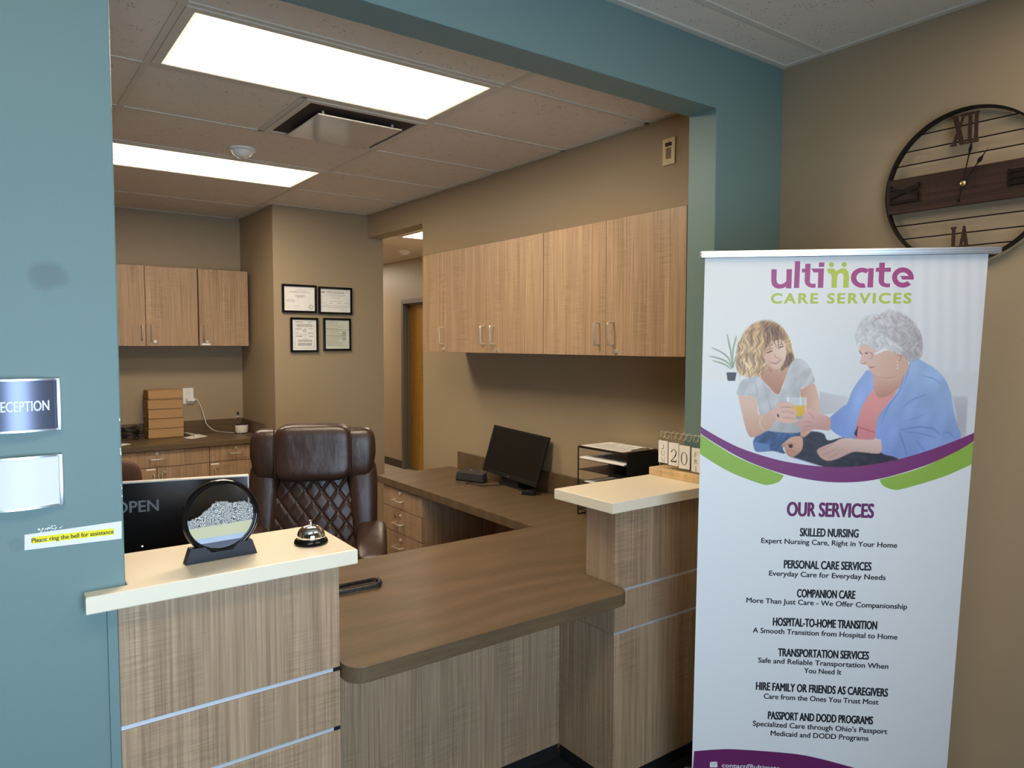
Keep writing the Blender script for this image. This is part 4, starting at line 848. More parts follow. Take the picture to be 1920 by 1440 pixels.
# low brown chair back behind the display panel
c2 = thing('task_chair', 'low brown chair whose rounded back peeks over the OPEN display', 'chair', (-2.08, 2.86, 0), math.radians(-15))
brn = mat('brown upholstery', srgb(84, 54, 38), .6, bump=.2)
obj('backrest', B().sell((0, 0, .74), (.24, .035, .2), .4, .75, 40, 20), brn, c2, 'all', True)
obj('seat', B().sell((0, -.26, .46), (.24, .23, .04), .4, .4), brn, c2, 'all', True)
obj('back_post', B().tube([(0, .05, .7), (0, .06, .5), (0, -.05, .41), (0, -.2, .405)], .014, 10), M['black'], c2, True, True)
obj('column', B().cyl((0, -.25, .1), (0, -.25, .42), .022, 14), M['black'], c2, True, True)
for k in range(5):
    a = 2*PI*k/5; lg = obj('base_leg', B().tube([(0, -.25, .11), (.27*math.cos(a), -.25+.27*math.sin(a), .075)], [.024, .014], 8), M['black'], c2, True, True)
    obj('caster', B().cyl((.27*math.cos(a)-.012, -.25+.27*math.sin(a), .028), (.27*math.cos(a)+.012, -.25+.27*math.sin(a), .028), .027, 14).cyl((.27*math.cos(a), -.25+.27*math.sin(a), .028), (.27*math.cos(a), -.25+.27*math.sin(a), .08), .006, 8), M['black'], lg, True, True)

# ------------------------------------------------------------------ roll-up banner
K = .80/.85
bT = CAM+(Vector((-.69706, -.25566, 1.88129))-CAM)*K
bu = Vector((.7285094, -.6850276, .00334101)).normalized(); bv = Vector((.06301381, .06215554, -.99607527)); bv = (bv-bu*bv.dot(bu)).normalized()
bn = bv.cross(bu); bn = -bn if bn.dot(CAM-bT) < 0 else bn
BM = Matrix((bu, -bv, bn)).transposed().to_4x4(); BM.translation = bT         # local: x right, y up, z to the viewer
WB = .80; HB = (bT.z-.085)/-bv.z
def bp(u, v, z=0):
    d = FW+RT*((u-960)/FPX)+UP*((720-v)/FPX); X = CAM+d*((bT-CAM).dot(bn)/d.dot(bn)); q = X-bT; return Vector((q.dot(bu), -q.dot(bv), z))
foot = bT+bv*HB; foot.z = 0
ban = thing('roll_up_banner', 'white standing roll up banner listing care services before the clock wall', 'banner', foot+bu*.4, math.atan2(bu.y, bu.x))
BX = lambda b: B().add(b.bm, BM)
obj('sheet', BX(B().box(0, -HB, -.0006, WB, 0, 0)), mat('white banner vinyl', (.88, .865, .85), .42, spec=.4), ban)
rl, rr_ = bp(1313, 472), bp(1875, 466)
obj('top_rail', BX(B().box(rl.x, -.006, -.012, rr_.x, .016, .012, .003).box(rl.x, .0, .0115, rr_.x, .0035, .0145, .001).box(rl.x, .008, .0115, rr_.x, .011, .0145, .001)), M['alu'], ban)
obj('pole', B().tube([BM @ Vector((.4, .0, -.016)), BM @ Vector((.4, -.9, -.075)), foot+bu*.4-Vector((bn.x, bn.y, 0))*.12+Vector((0, 0, .06))], .008, 10), M['alu'], ban, True)
fz = Matrix((Vector((bu.x, bu.y, 0)).normalized(), Vector((-bn.x, -bn.y, 0)).normalized(), (0, 0, 1))).transposed().to_4x4(); fz.translation = foot
obj('base', B().add(B().box(-.015, -.045, .012, WB+.015, .16, .095, .02).bm, fz), M['alu'], ban)
for x in (.1, WB-.1): obj('foot', B().add(B().box(x-.02, -.16, 0, x+.02, .2, .0118, .003).bm, fz), M['alu'], ban)
PUR, GRN = mat('purple print', srgb(128, 50, 112), .45), mat('green print', srgb(152, 186, 70), .45)
LOGO_P, LOGO_G = mat('magenta purple print', srgb(168, 66, 124), .45), mat('lime print', srgb(184, 194, 66), .45)
DEEP, BLK, WHT = mat('plum print', srgb(112, 38, 96), .45), mat('black print', srgb(26, 25, 34), .5), mat('white print', (.85, .84, .84), .45)
def flat(b, polys, z):
    for pl in polys: b.prism([tuple(p[:2]) for p in pl], 0, z)
    return b
def smooth_poly(pts, closed=True, n=5): return pts
def curve2(pts, n=6): return [tuple(p[:2]) for p in spline([Vector((p[0], p[1], 0)) for p in pts], n)]
up = curve2([bp(*p) for p in ((1311.5, 798.6), (1355, 824), (1399.8, 844.4), (1471, 865), (1554, 875.5), (1627, 872), (1696.5, 858), (1766, 835.7), (1828, 811))])
lo = curve2([bp(*p) for p in ((1826.5, 827), (1790, 848), (1731, 874), (1649.7, 897.5), (1585.5, 904.4), (1523, 900), (1453.6, 884), (1384, 856), (1311, 812))])
clampx = lambda L: [(min(max(x, .0), WB), y) for x, y in L]
obj('purple_swoosh', BX(flat(B(), [clampx(up+lo)], .0006)), PUR, ban, label='purple printed swoosh')
g1 = curve2([bp(*p) for p in ((1311, 813), (1384, 858), (1469, 891))])+curve2([bp(*p) for p in ((1469, 893), (1460.5, 903), (1443, 908.6), (1425.8, 906.8), (1366.8, 884), (1310.5, 850))])
g2 = curve2([bp(*p) for p in ((1825.5, 829), (1731, 875.5), (1649.5, 899))])+curve2([bp(*p) for p in ((1649.5, 900.5), (1656.6, 911), (1675.7, 918), (1696.5, 915.5), (1766, 894.7), (1822.5, 870.4))])
for g in (g1, g2): obj('green_swoosh', BX(flat(B(), [clampx(g)], .0004)), GRN, ban, label='green printed swoosh')
ft = curve2([bp(*p) for p in ((1301.5, 1408.5), (1340, 1405.5), (1380, 1405), (1476, 1412), (1529, 1420.5), (1603, 1440))])
obj('footer', BX(flat(B(), [clampx(ft+[(ft[-1][0]+.12, -HB+.01), (0, -HB+.01)])], .0004)), DEEP, ban, label='plum printed footer')
def line(s, l, r_, cap, off=0, sp=1):
    a, b = bp(*l), bp(*r_); x = (b-a); ca = (bp((l[0]+r_[0])/2, (l[1]+r_[1])/2)-bp((l[0]+r_[0])/2, (l[1]+r_[1])/2-cap)).length
    t_ = text_bm(s, ca, x.length, off, 0, sp); return t_, frame_mx((a.x, a.y, .0005), x, (0, 1, 0), (0, 0, 1)) if False else Matrix.Translation((a.x, a.y, .0005)) @ Matrix.Rotation(math.atan2(x.y, x.x), 4, 'Z')
HEAD = [('SKILLED NURSING', (1500, 1005), (1609, 1007.6), 15), ('PERSONAL CARE SERVICES', (1470, 1065), (1633, 1069.5), 15), ('COMPANION CARE', (1494.5, 1119.4), (1603, 1122.7), 15), ('HOSPITAL-TO-HOME TRANSITION', (1449.5, 1172.6), (1643.7, 1180), 15), ('TRANSPORTATION SERVICES', (1459, 1230), (1628.4, 1236.4), 14.6), ('HIRE FAMILY OR FRIENDS AS CAREGIVERS', (1417.6, 1293), (1664, 1306), 14.6), ('PASSPORT AND DODD PROGRAMS', (1440, 1348), (1636, 1358), 14.4)]
BODY = [('Expert Nursing Care, Right in Your Home', (1427.4, 1017.7), (1681.6, 1027)), ('Everyday Care for Everyday Needs', (1442, 1079), (1660, 1087.5)), ('More Than Just Care - We Offer Companionship', (1399.6, 1129.5), (1700.4, 1142)), ('A Smooth Transition from Hospital to Home', (1411.6, 1185.7), (1682, 1199)), ('Safe and Reliable Transportation When', (1421.7, 1242), (1665, 1254)), ('You Need It', (1507.6, 1261.5), (1577, 1265)), ('Care from the Ones You Trust Most', (1432, 1309.5), (1646.7, 1321)), ("Specialized Care through Ohio's Passport", (1411.6, 1360.5), (1663, 1376)), ('Medicaid and DODD Programs', (1445, 1379), (1628, 1389))]
t_, mx = line('OUR SERVICES', (1476, 966.7), (1637, 970.5), 25.5, .035); obj('heading_lettering', B().add(t_, BM @ mx), DEEP, ban, label='plum OUR SERVICES heading')
for s, l, r_, c in HEAD:
    t_, mx = line(s, l, r_, c, .03); obj('title_lettering', B().add(t_, BM @ mx), BLK, ban)
for s, l, r_ in BODY:
    t_, mx = line(s, l, r_, 9.4, .022); obj('text_lettering', B().add(t_, BM @ mx), BLK, ban)
t_, mx = line('CARE SERVICES', (1446, 568.7), (1707, 568.3), 18.5, .045, 1.25); obj('tagline_lettering', B().add(t_, BM @ mx), LOGO_G, ban)
t_, mx = line('contact@ultimate', (1353.7, 1438.3), (1462, 1444), 8, .012); mx.translation.z = .0007; obj('contact_lettering', B().add(t_, BM @ mx), WHT, ban)
e = [bp(u, v) for u, v in ((1331, 1428.5), (1345, 1428), (1345, 1438.5), (1331, 1438.5))]; q = flat(B(), [e], .0006)
obj('envelope_icon', BX(q), WHT, ban)
q = B(); q.tube([bp(1331.5, 1429, .0008), bp(1338, 1434.5, .0008), bp(1344.5, 1429, .0008)], .0007, 4); obj('envelope_flap', BX(q), DEEP, ban)
# logo lettering, drawn from its own outlines
cl = lambda L: [tuple(bp(1420+x/6, 470+y/6)[:2]) for x, y in L]
def ringarc(cx, cy_, Ro, Ri, a0, a1, n=40):
    A = [(cx+Ro[0]*math.cos(a0+(a1-a0)*k/n), cy_-Ro[1]*math.sin(a0+(a1-a0)*k/n)) for k in range(n+1)]; Bq = [(cx+Ri[0]*math.cos(a0+(a1-a0)*k/n), cy_-Ri[1]*math.sin(a0+(a1-a0)*k/n)) for k in range(n+1)]
    return A+Bq[::-1]
letters = [[(157, 210), (218, 210), (215, 330), (222, 358), (240, 376), (268, 378), (300, 366), (325, 345), (328, 208), (390, 207), (382, 424), (322, 424), (322, 405), (285, 422), (240, 428), (195, 416), (165, 385), (157, 335)],
    [(425, 118), (483, 118), (470, 420), (410, 420)],
    [(540, 148), (600, 148), (590, 345), (594, 362), (606, 372), (656, 372), (653, 418), (610, 418), (570, 405), (542, 378), (532, 345), (535, 245), (500, 245), (502, 203), (537, 203)],
    [(605, 200), (750, 200), (740, 418), (680, 418), (685, 245), (632, 245)], [(693, 133), (755, 133), (752, 183), (692, 183)],
    ringarc(1180, 305, (128, 113), (66, 62), math.radians(52), math.radians(288)), [(1250, 197), (1310, 197), (1300, 413), (1238, 413), (1244, 300)],
    [(1372, 135), (1435, 135), (1432, 192), (1503, 192), (1500, 238), (1430, 238), (1425, 340), (1430, 360), (1445, 368), (1492, 368), (1490, 412), (1445, 412), (1400, 400), (1372, 372), (1363, 335), (1368, 238), (1330, 238), (1335, 192), (1370, 192)],
    ringarc(1637, 302, (122, 114), (65, 58), math.radians(-12), math.radians(318)), [(1607, 284), (1702, 284), (1757, 325), (1632, 325)], ringarc(1231, 215, (20, 20), (0.5, .5), 0, 1.5)]
q = B(); 
for i, L in enumerate(letters[:-1]): q.prism(cl(L), 0, .0005+i*1e-6)
obj('logo_lettering', BX(q), LOGO_P, ban)
circ = lambda cx, cy_, r_: [(cx+r_*math.cos(2*PI*k/24), cy_-r_*math.sin(2*PI*k/24)) for k in range(24)]
q = B()
for i, L in enumerate(([(780, 215), (812, 200), (850, 198), (875, 215), (890, 235), (912, 214), (940, 200), (965, 196), (1000, 207), (1022, 235), (1032, 285), (1027, 418), (965, 418), (970, 285), (962, 264), (945, 253), (925, 254), (906, 267), (897, 300), (893, 418), (833, 418), (836, 285), (825, 262), (800, 250)], circ(834, 157, 29), circ(977, 157, 29))): q.prism(cl(L), 0, .0005+i*1e-6)
obj('logo_figures', BX(q), LOGO_G, ban, label='lime green two-figure emblem')
# printed photograph on the banner: colours of the print laid on a fine flat grid
def print_photo():
    NU, NV = 500, 400; t1 = -bp(1560, 882).y
    S, T_ = np.meshgrid(np.linspace(.0005, WB-.0005, NU), np.linspace(.0005, t1, NV))
    X = np.array(bT)[None, None]+S[..., None]*np.array(bu)+T_[..., None]*np.array(bv)-np.array(CAM)
    zz = X@np.array(FW); U0 = 960+FPX*(X@np.array(RT))/zz; V0 = 720-FPX*(X@np.array(UP))/zz
    lin = lambda c: np.where(np.array(c)/255 <= .04045, np.array(c)/255/12.92, ((np.array(c)/255+.055)/1.055)**2.4)
    rng = np.random.default_rng(1)
    f = np.clip((U0-1320)/520, 0, 1)[..., None]; g = np.clip((V0-480)/390, 0, 1)[..., None]
    C = (1-f)*np.array((243., 237, 228))+f*np.array((232., 231, 233)); C = C+(1-abs(2*f-1))*g*np.array((-8., -6, -2))
    def noise(sx, sy, seed, ang=0, wob=0):
        r = np.random.default_rng(seed); G = r.random((64, 64)); ca, sa = math.cos(ang), math.sin(ang)
        u, v = U0*ca+V0*sa+wob*np.sin(V0*.16+U0*.05), -U0*sa+V0*ca
        u, v = u/sx, v/sy; iu, iv = np.floor(u).astype(int), np.floor(v).astype(int); fu, fv = u-iu, v-iv; fu, fv = fu*fu*(3-2*fu), fv*fv*(3-2*fv)
        q = lambda a, b: G[(iv+b) % 64, (iu+a) % 64]
        return (q(0, 0)*(1-fu)+q(1, 0)*fu)*(1-fv)+(q(0, 1)*(1-fu)+q(1, 1)*fu)*fv
    def paint(P, col, soft=.7, alpha=1., tex=None, amp=0, col2=None, ax=None):
        nonlocal C
        P = np.array(P, float); m = 3*soft+1
        J0, J1 = (V0 > P[:, 1].min()-m) & (V0 < P[:, 1].max()+m), (U0 > P[:, 0].min()-m) & (U0 < P[:, 0].max()+m); idx = np.nonzero(J0 & J1)
        if not len(idx[0]): return
        u, v = U0[idx], V0[idx]; cov = np.zeros(len(u)); n = 6 if soft < 2 else 14; jr = np.random.default_rng(5)
        for k in range(n):
            du, dv = jr.normal(0, soft, 2) if soft > 1.2 else jr.uniform(-soft, soft, 2); uu, vv = u+du, v+dv; ins = np.zeros(len(u), bool)
            for (x1, y1), (x2, y2) in zip(P, np.roll(P, -1, 0)):
                if y1 == y2: continue
                ins ^= ((y1 > vv) != (y2 > vv)) & (uu < (x2-x1)*(vv-y1)/(y2-y1)+x1)
            cov += ins
        cov = (cov/n*alpha)[:, None]; c = np.array(col, float)[None]
        if col2 is not None:
            (ax0, ay0), (ax1, ay1) = ax; w = np.clip(((u-ax0)*(ax1-ax0)+(v-ay0)*(ay1-ay0))/((ax1-ax0)**2+(ay1-ay0)**2), 0, 1)[:, None]; c = c*(1-w)+np.array(col2, float)*w
        if tex is not None: c = c*(1+amp*(tex[idx][:, None]-.5)*2)
        C[idx] = C[idx]*(1-cov)+np.clip(c, 0, 255)*cov
    def stroke(P, w, col, soft=.6, alpha=1.):
        P = [Vector((p[0], p[1], 0)) for p in P]; P = spline(P, 5) if len(P) > 2 else P; L, R_ = [], []
        for i, p in enumerate(P):
            d = (P[min(i+1, len(P)-1)]-P[max(i-1, 0)]).normalized(); k = w/2*(1 if len(P) < 3 else .35+.65*math.sin(PI*(i+.5)/len(P))); L.append((p.x-d.y*k, p.y+d.x*k)); R_.append((p.x+d.y*k, p.y-d.x*k))
        paint(L+R_[::-1], col, soft, alpha)
    a = lambda *L: [(1380+x/4.8, 580+y/4.8) for x, y in L]; o = lambda *L: [(1600+x/4.646, 570+y/4.646) for x, y in L]
    sm = lambda P: [(p.x, p.y) for p in spline([Vector((x, y, 0)) for x, y in P]+[Vector((P[0][0], P[0][1], 0))], 4)]
    # room behind: curtain, ledge, sofa
    for k, x in enumerate(range(1668, 1850, 13)): paint([(x, 470), (x+6+k % 3, 470), (x+5+k % 2, 695), (x-1, 695)], (222, 222, 226) if k % 2 else (238, 238, 240), 3, .5)
    paint([(1640, 700), (1860, 694), (1860, 745), (1640, 745)], (226, 225, 226), 3, .7)
    paint([(1310, 714), (1390, 714), (1390, 820), (1310, 800)], (240, 239, 238), 2, .8)
    paint(o((860, 800), (1000, 803), (985, 1145), (915, 1175)), (214, 211, 216), 1.2)
    for k in range(9): stroke(o((872+k*14, 812), (905+k*9, 960), (915+k*7, 1160)), 1.1, (176, 170, 178), .6, .8)
    paint([(1312, 745), (1400, 742), (1420, 870), (1312, 810)], (238, 237, 237), 3, .8)
    # plant
    for P in (((1372, 690), (1366, 672), (1352, 660), (1334, 652)), ((1372, 690), (1362, 678), (1345, 671), (1330, 668)), ((1373, 690), (1370, 660), (1366, 640), (1363, 626)), ((1374, 690), (1374, 660), (1378, 640), (1380, 630)), ((1371, 692), (1360, 684), (1350, 680), (1336, 676)), ((1374, 690), (1380, 668), (1388, 656), (1394, 650))): stroke(P, 2.6, (128, 146, 104), .7, .85)
    paint([(1362, 698), (1381, 698), (1378, 714), (1364, 714)], (84, 78, 82), .8)
    # cushion between the two
    paint(sm(a((752, 738), (870, 765), (1005, 792), (960, 880), (880, 930), (800, 945), (752, 935))), (204, 198, 197), .8, col2=(222, 217, 216), ax=((1540, 770), (1590, 735)))
    # trousers
    paint(sm(a((560, 1100), (700, 1098), (790, 1120), (830, 1180), (980, 1150), (1150, 1180), (1330, 1280), (1480, 1365), (1300, 1420), (1000, 1435), (780, 1422), (620, 1372), (470, 1320), (520, 1200))), (54, 50, 62), .8, tex=noise(9, 5, 3, .4), amp=.16)
    paint(sm(a((152, 1188), (185, 1138), (290, 1092), (420, 1105), (560, 1110), (580, 1160), (480, 1190), (420, 1245), (440, 1300), (330, 1275), (190, 1282), (158, 1235))), (72, 94, 136), .8, tex=noise(4, 14, 4, .7), amp=.2)
    paint(a((155, 1190), (300, 1215), (305, 1250), (295, 1272), (190, 1280), (160, 1240)), (104, 130, 176), .8)
    # sofa seat edge
    paint(a((180, 1300), (330, 1275), (560, 1345), (800, 1420), (600, 1420), (300, 1380)), (228, 230, 240), 1, .9)
    # woman: hair, neck, shirt, arms
    H = noise(2.1, 11, 7, .35, 5); H2 = noise(1.6, 9, 8, -.5, 4)
    hair = a((260, 98), (340, 112), (405, 150), (455, 210), (490, 290), (508, 370), (524, 440), (498, 505), (450, 540), (405, 565), (330, 560), (280, 590), (240, 645), (195, 605), (140, 612), (60, 595), (15, 560), (-4, 480), (3, 390), (25, 300), (60, 230), (110, 165), (180, 115))
    paint(sm(hair), (196, 152, 104), 1.3, tex=H, amp=.34, col2=(214, 178, 134), ax=((1440, 640), (1385, 690)))
    paint(sm(a((230, 110), (330, 120), (400, 170), (430, 260), (300, 300), (270, 210))), (128, 88, 62), 3, .75, tex=H, amp=.4)
    paint(sm(a((440, 420), (505, 380), (520, 450), (480, 515), (415, 560), (420, 500))), (138, 96, 70), 1.5, .85, tex=H2, amp=.45)
    paint(sm(a((262, 500), (300, 560), (400, 560), (452, 520), (472, 530), (450, 600), (420, 680), (392, 755), (370, 765), (340, 748), (290, 690), (235, 632), (225, 590))), (212, 160, 130), .8, col2=(190, 128, 98), ax=((1462, 690), (1448, 738)))
    paint(sm(a((280, 345), (310, 300), (360, 280), (405, 268), (432, 292), (447, 340), (451, 400), (440, 455), (415, 502), (385, 540), (340, 552), (300, 535), (270, 500), (260, 440), (268, 385))), (232, 184, 156), .8, col2=(242, 206, 182), ax=((1440, 670), (1470, 655)))
    paint(sm(a((268, 440), (290, 500), (340, 540), (385, 535), (340, 565), (290, 545))), (184, 126, 98), 2, .7)
    paint(sm(a((235, 632), (198, 602), (120, 612), (50, 640), (22, 690), (12, 772), (160, 782), (192, 850), (212, 950), (230, 1000), (285, 1088), (420, 1107), (540, 1112), (600, 1085), (598, 1000), (582, 900), (574, 720), (640, 690), (708, 650), (690, 585), (660, 510), (612, 462), (545, 440), (500, 478), (472, 530), (445, 620), (398, 755), (370, 770), (342, 752), (285, 695))), (205, 200, 196), .8, tex=noise(7, 18, 9, .5), amp=.07, col2=(186, 182, 182), ax=((1440, 740), (1470, 810)))
    for P in (((1430, 715), (1445, 770), (1440, 805)), ((1415, 712), (1420, 740), (1412, 742)), ((1500, 700), (1500, 730), (1498, 760)), ((1460, 745), (1470, 790), (1465, 808))): stroke(P, 2.4, (170, 166, 166), 1.2, .5)
    paint(sm(a((575, 722), (640, 690), (700, 665), (737, 760), (756, 880), (752, 960), (722, 1050), (690, 1085), (612, 1150), (575, 1120), (600, 1040), (605, 950), (590, 850))), (214, 160, 132), .8, col2=(230, 188, 164), ax=((1505, 760), (1532, 760)))
    paint(sm(a((18, 776), (160, 783), (192, 850), (202, 950), (260, 935), (340, 905), (352, 1000), (290, 1082), (160, 1152), (112, 1130), (78, 1040), (45, 900))), (234, 192, 168), .8, col2=(216, 164, 136), ax=((1410, 760), (1418, 812)))
    stroke(a((245, 945), (215, 1000), (225, 1060), (262, 1085)), 2.2, (235, 200, 190), .6)
    # glass of juice in the two hands
    paint(a((455, 792), (632, 790), (615, 990), (530, 988)), (222, 220, 218), .8, .75); paint(a((470, 868), (628, 864), (620, 955), (530, 960)), (244, 196, 70), .8, col2=(232, 176, 44), ax=((1480, 760), (1510, 780)))
    paint(a((530, 960), (620, 956), (614, 992), (540, 990)), (190, 160, 140), .8); stroke(a((632, 790), (628, 860), (616, 985)), 1.3, (245, 245, 245)); stroke(a((576, 795), (578, 850)), 2, (236, 236, 238)); stroke(a((465, 792), (468, 830)), 3, (250, 250, 250))
    paint(sm(a((335, 915), (385, 840), (440, 832), (505, 850), (530, 870), (505, 895), (545, 915), (540, 942), (528, 985), (562, 990), (545, 1016), (480, 1026), (420, 1020), (365, 1000), (345, 960))), (232, 186, 164), .8)
    for P in (((385, 880), (450, 880), (520, 880)), ((400, 925), (470, 920), (530, 942)), ((410, 975), (470, 975), (530, 985))): stroke(a(*P), 1.6, (196, 140, 116), .8, .8)
    paint(a((368, 940), (386, 950), (388, 972), (372, 965)), (60, 52, 56), .6)
    paint(sm(a((405, 1232), (430, 1200), (480, 1160), (540, 1140), (592, 1150), (602, 1190), (592, 1262), (545, 1310), (500, 1330), (450, 1296), (435, 1245))), (220, 166, 140), .8, col2=(196, 138, 112), ax=((1490, 830), (1480, 855)))
    paint(sm(a((470, 1222), (500, 1212), (510, 1235), (485, 1248))), (40, 32, 36), .7); stroke(a((410, 1235), (470, 1210), (540, 1215)), 1.4, (180, 122, 98)); stroke(a((450, 1290), (500, 1265), (545, 1300)), 1.2, (176, 118, 96))
    # woman's face
    stroke(a((272, 392), (298, 384), (330, 372)), 2.4, (92, 60, 52)); stroke(a((380, 350), (405, 338), (430, 332)), 2.2, (92, 60, 52)); stroke(a((268, 372), (298, 356), (335, 350)), 1.5, (150, 104, 76)); stroke(a((378, 330), (405, 315), (430, 315)), 1.4, (150, 104, 76))
    stroke(a((345, 395), (352, 425), (375, 438), (398, 425)), 1.6, (192, 130, 104), .8, .9); paint(sm(a((305, 472), (350, 478), (402, 448), (392, 472), (362, 490), (328, 486))), (176, 88, 82), .7); paint(sm(a((318, 475), (355, 478), (396, 455), (380, 472), (350, 483))), (250, 244, 240), .6)
    stroke(a((295, 455), (298, 480), (312, 500)), 1.3, (196, 140, 112), .8, .8); stroke(a((412, 430), (420, 450), (412, 480)), 1.3, (200, 146, 118), .8, .8)
    rr = random.Random(8)
    for k in range(16): x = 250+rr.uniform(0, 170); stroke(a((x, 190+rr.uniform(-30, 20)), (x+rr.uniform(-10, 25), 270), (x-10+rr.uniform(-20, 30), 330+rr.uniform(-10, 50))), 1.7, rr.choice([(150, 104, 70), (214, 176, 128), (120, 82, 58)]), .6, .8)
    for k in range(70):
        x, y = rr.uniform(10, 250), rr.uniform(170, 540); stroke(a((x, y), (x+rr.uniform(-22, 12), y+35), (x+rr.uniform(-25, 25), y+75+rr.uniform(0, 30))), 1.5, rr.choice([(236, 206, 160), (160, 114, 74), (224, 190, 142), (140, 98, 66)]), .6, .65)
    # older woman: cardigan, top, head
    lb = noise(16, 40, 12, .3)
    paint(sm([*a((1160, 565), (1190, 546), (1240, 570), (1290, 613), (1264, 670), (1242, 711), (1172, 809), (1120, 913), (1090, 1037), (1078, 1100), (1060, 1168), (985, 1160), (900, 1120), (860, 1085), (838, 1060), (835, 985), (870, 950), (950, 880), (1000, 840), (1050, 720))]), (160, 182, 230), .8, tex=lb, amp=.06, col2=(132, 156, 214), ax=((1600, 740), (1560, 810)))
    paint(sm(o((170, 610), (230, 650), (320, 655), (400, 600), (470, 560), (440, 680), (370, 755), (300, 805), (210, 820), (175, 745))), (224, 178, 158), .8, col2=(206, 150, 130), ax=((1650, 712), (1655, 740)))
    paint(sm(o((180, 738), (215, 812), (300, 802), (375, 745), (335, 830), (255, 930), (210, 1030), (195, 1168), (80, 1182), (12, 1165), (25, 1060), (60, 930), (110, 830))), (240, 160, 152), .8, col2=(222, 138, 136), ax=((1640, 760), (1625, 822)))
    stroke(o((30, 1065), (100, 1090), (190, 1120)), 2, (200, 96, 98), .7)
    paint(o((5, 1130), (40, 1060), (30, 1160)), (40, 38, 60), .7)
    paint(sm(o((500, 488), (560, 474), (620, 508), (720, 570), (800, 660), (850, 780), (872, 920), (905, 1050), (928, 1178), (700, 1292), (540, 1345), (460, 1365), (350, 1330), (245, 1295), (240, 1185), (195, 1165), (203, 1020), (255, 925), (335, 825), (405, 715), (455, 610))), (168, 192, 230), .8, tex=lb, amp=.05, col2=(140, 160, 218), ax=((1740, 700), (1690, 860)))
    for P, w in ((((430, 900), (520, 830), (640, 790)), 2.4), (((440, 1020), (520, 1000), (620, 960)), 1.6), (((400, 1100), (560, 1070), (700, 1090), (750, 1140)), 3), (((430, 1110), (600, 1130), (730, 1170)), 2), (((390, 1110), (430, 1200), (470, 1330)), 2.6), (((440, 620), (400, 760), (300, 900), (240, 1050)), 2), (((600, 625), (700, 650), (760, 700)), 1.8), (((500, 500), (470, 600), (440, 700)), 1.6), (((770, 1130), (840, 1120), (880, 1180)), 2), (((540, 1180), (600, 1250), (640, 1300)), 1.6)): stroke(o(*P), w, (104, 128, 196), 1, .6)
    paint(sm([*a((1302, 1175), (1150, 1172), (970, 1158), (880, 1195), (790, 1230), (735, 1258), (730, 1290), (768, 1340), (830, 1364), (920, 1342), (1050, 1285), (1150, 1288), (1302, 1292))]), (234, 198, 184), .8, col2=(212, 168, 152), ax=((1600, 824), (1595, 852)))
    for P in (((740, 1265), (800, 1250), (870, 1210)), ((770, 1310), (830, 1290), (900, 1260)), ((820, 1345), (870, 1320), (930, 1290))): stroke(a(*P), 1.3, (184, 130, 114), .7, .8)
    stroke(a((815, 1330), (830, 1350)), 2, (220, 180, 90))
    paint(sm(a((527, 1032), (580, 1000), (632, 900), (682, 893), (742, 938), (840, 972), (850, 1050), (835, 1090), (760, 1082), (690, 1082), (612, 1102), (585, 1055))), (230, 180, 168), .8, col2=(210, 154, 142), ax=((1520, 775), (1525, 805)))
    for P in (((590, 1020), (640, 1010), (690, 1020)), ((600, 1060), (650, 1050), (700, 1060)), ((645, 930), (680, 950), (700, 990))): stroke(a(*P), 1.3, (190, 130, 120), .7, .8)
    hg = noise(2.4, 7, 21, .8, 6)
    paint(sm(o((320, 48), (220, 80), (110, 110), (50, 180), (14, 260), (28, 330), (50, 385), (100, 345), (190, 392), (270, 402), (345, 412), (420, 445), (465, 500), (525, 492), (585, 462), (604, 405), (600, 300), (570, 220), (510, 140), (430, 80))), (214, 209, 208), 1.6, tex=hg, amp=.11, col2=(186, 176, 176), ax=((1630, 610), (1725, 650)))
    paint(sm(o((100, 338), (62, 362), (48, 402), (72, 445), (58, 490), (58, 516), (98, 526), (130, 546), (140, 580), (170, 612), (230, 652), (320, 668), (402, 642), (442, 602), (482, 560), (470, 500), (430, 450), (385, 425), (300, 405), (200, 398))), (236, 196, 178), .8, col2=(226, 180, 160), ax=((1620, 680), (1680, 700)))
    paint(sm(o((20, 250), (60, 200), (130, 180), (240, 220), (330, 320), (420, 380), (400, 430), (280, 402), (190, 395), (100, 350), (40, 380), (25, 320))), (220, 216, 214), 1.4, .9, tex=hg, amp=.09)
    for k in range(80):
        x, y = rr.uniform(60, 560), rr.uniform(90, 430)
        if x > 330 or y < 330: stroke(o((x, y), (x+rr.uniform(5, 28), y+rr.uniform(0, 20)), (x+rr.uniform(10, 50), y+rr.uniform(15, 55))), 1.2, rr.choice([(236, 232, 230), (170, 160, 160), (150, 138, 138), (226, 220, 218)]), .6, .6)
    stroke(o((160, 170), (200, 130), (260, 120)), 1.6, (176, 140, 120), 1, .8)
    paint(o((182, 425), (288, 382), (292, 396), (190, 442)), (246, 244, 244), .6); stroke(o((110, 430), (135, 418), (162, 436), (160, 468), (138, 478)), 1.1, (150, 120, 124), .5); stroke(o((100, 425), (125, 432)), 2, (110, 84, 84), .6)
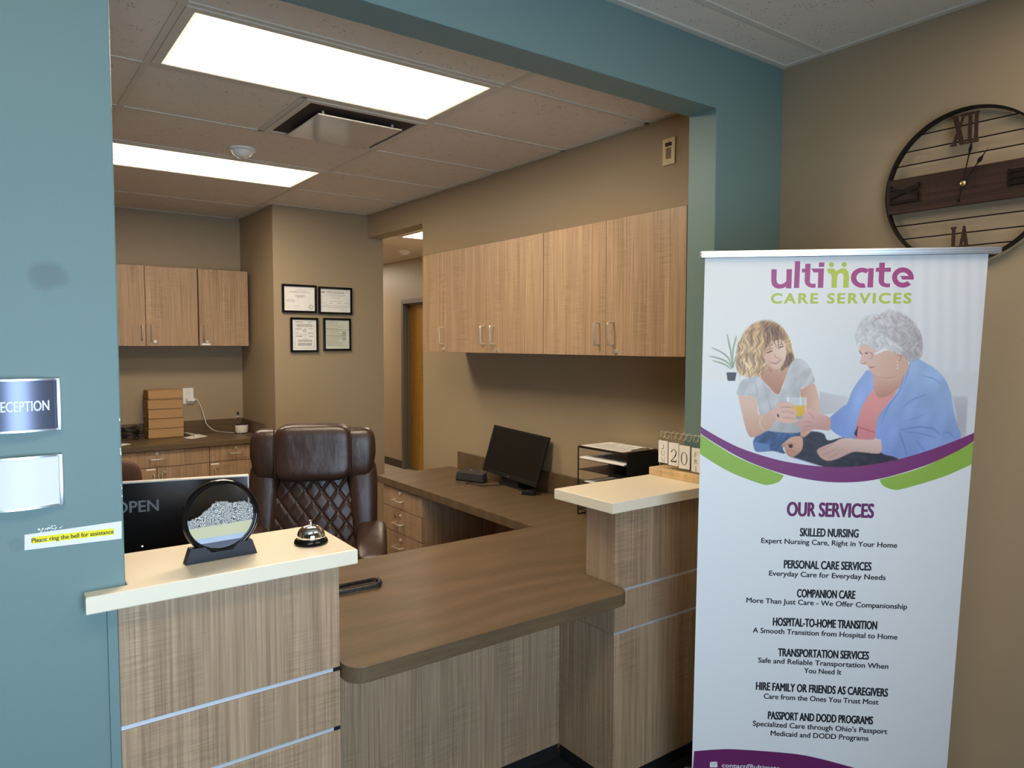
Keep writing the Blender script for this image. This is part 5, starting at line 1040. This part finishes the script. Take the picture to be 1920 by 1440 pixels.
    stroke(o((50, 405), (62, 425), (76, 440)), 2, (120, 108, 112), .7); stroke(o((66, 518), (90, 520), (112, 500)), 1.5, (186, 124, 108), .7); stroke(o((134, 545), (160, 552), (190, 542)), 1.6, (176, 98, 94), .6); stroke(o((170, 610), (240, 640), (330, 640), (380, 620)), 1.6, (196, 144, 124), 1, .7)
    stroke(o((375, 460), (395, 445), (415, 455), (405, 490), (385, 500)), 1.6, (196, 140, 120), .7); 
    for y in (500, 532, 560): paint([(1600+385/4.646+1.3*math.cos(w), 570+y/4.646+1.6*math.sin(w)) for w in [k*PI/4 for k in range(8)]], (250, 246, 240), .5)
    # below the swoosh the sheet is plain
    L = lin(C)*.94
    me = bpy.data.meshes.new('printed_photo'); N = NU*NV; me.vertices.add(N); loc = ROOT[ban.name].inverted() @ BM
    co = np.stack([S, -T_, np.full_like(S, .00025)], -1).reshape(-1, 3); A = np.array(loc); me.vertices.foreach_set('co', (co@A[:3, :3].T+A[:3, 3]).ravel().astype(np.float32))
    upx = np.array([p[0] for p in clampx(up)]); upy = np.array([-p[1] for p in clampx(up)]); o_ = np.argsort(upx); lim = np.interp(S[0], upx[o_], upy[o_])+.012
    i, j = np.meshgrid(np.arange(NU-1), np.arange(NV-1)); keep = T_[1:, 1:] < np.minimum(lim, t1)[None, 1:]
    v0 = (j*NU+i)[keep]; F = np.stack([v0, v0+NU, v0+NU+1, v0+1], -1)
    me.loops.add(F.size); me.polygons.add(len(F)); me.loops.foreach_set('vertex_index', F.ravel()); me.polygons.foreach_set('loop_start', np.arange(len(F))*4); me.update(calc_edges=True)
    at_ = me.color_attributes.new('print', 'FLOAT_COLOR', 'POINT'); at_.data.foreach_set('color', np.concatenate([L.reshape(-1, 3), np.ones((N, 1))], 1).ravel().astype(np.float32))
    m = mat('printed photograph', (.8, .8, .8), .42, spec=.4); n = node(m.node_tree, 'ShaderNodeAttribute'); n.attribute_name = 'print'; m.node_tree.links.new(n.outputs['Color'], m.node_tree.nodes['Principled BSDF'].inputs['Base Color'])
    me.materials.append(m); ob_ = bpy.data.objects.new('printed_photo', me); COL.objects.link(ob_); ob_.parent = ban; ob_['label'] = 'printed photograph of a curly haired woman handing a drink to a grey haired woman'
print_photo()
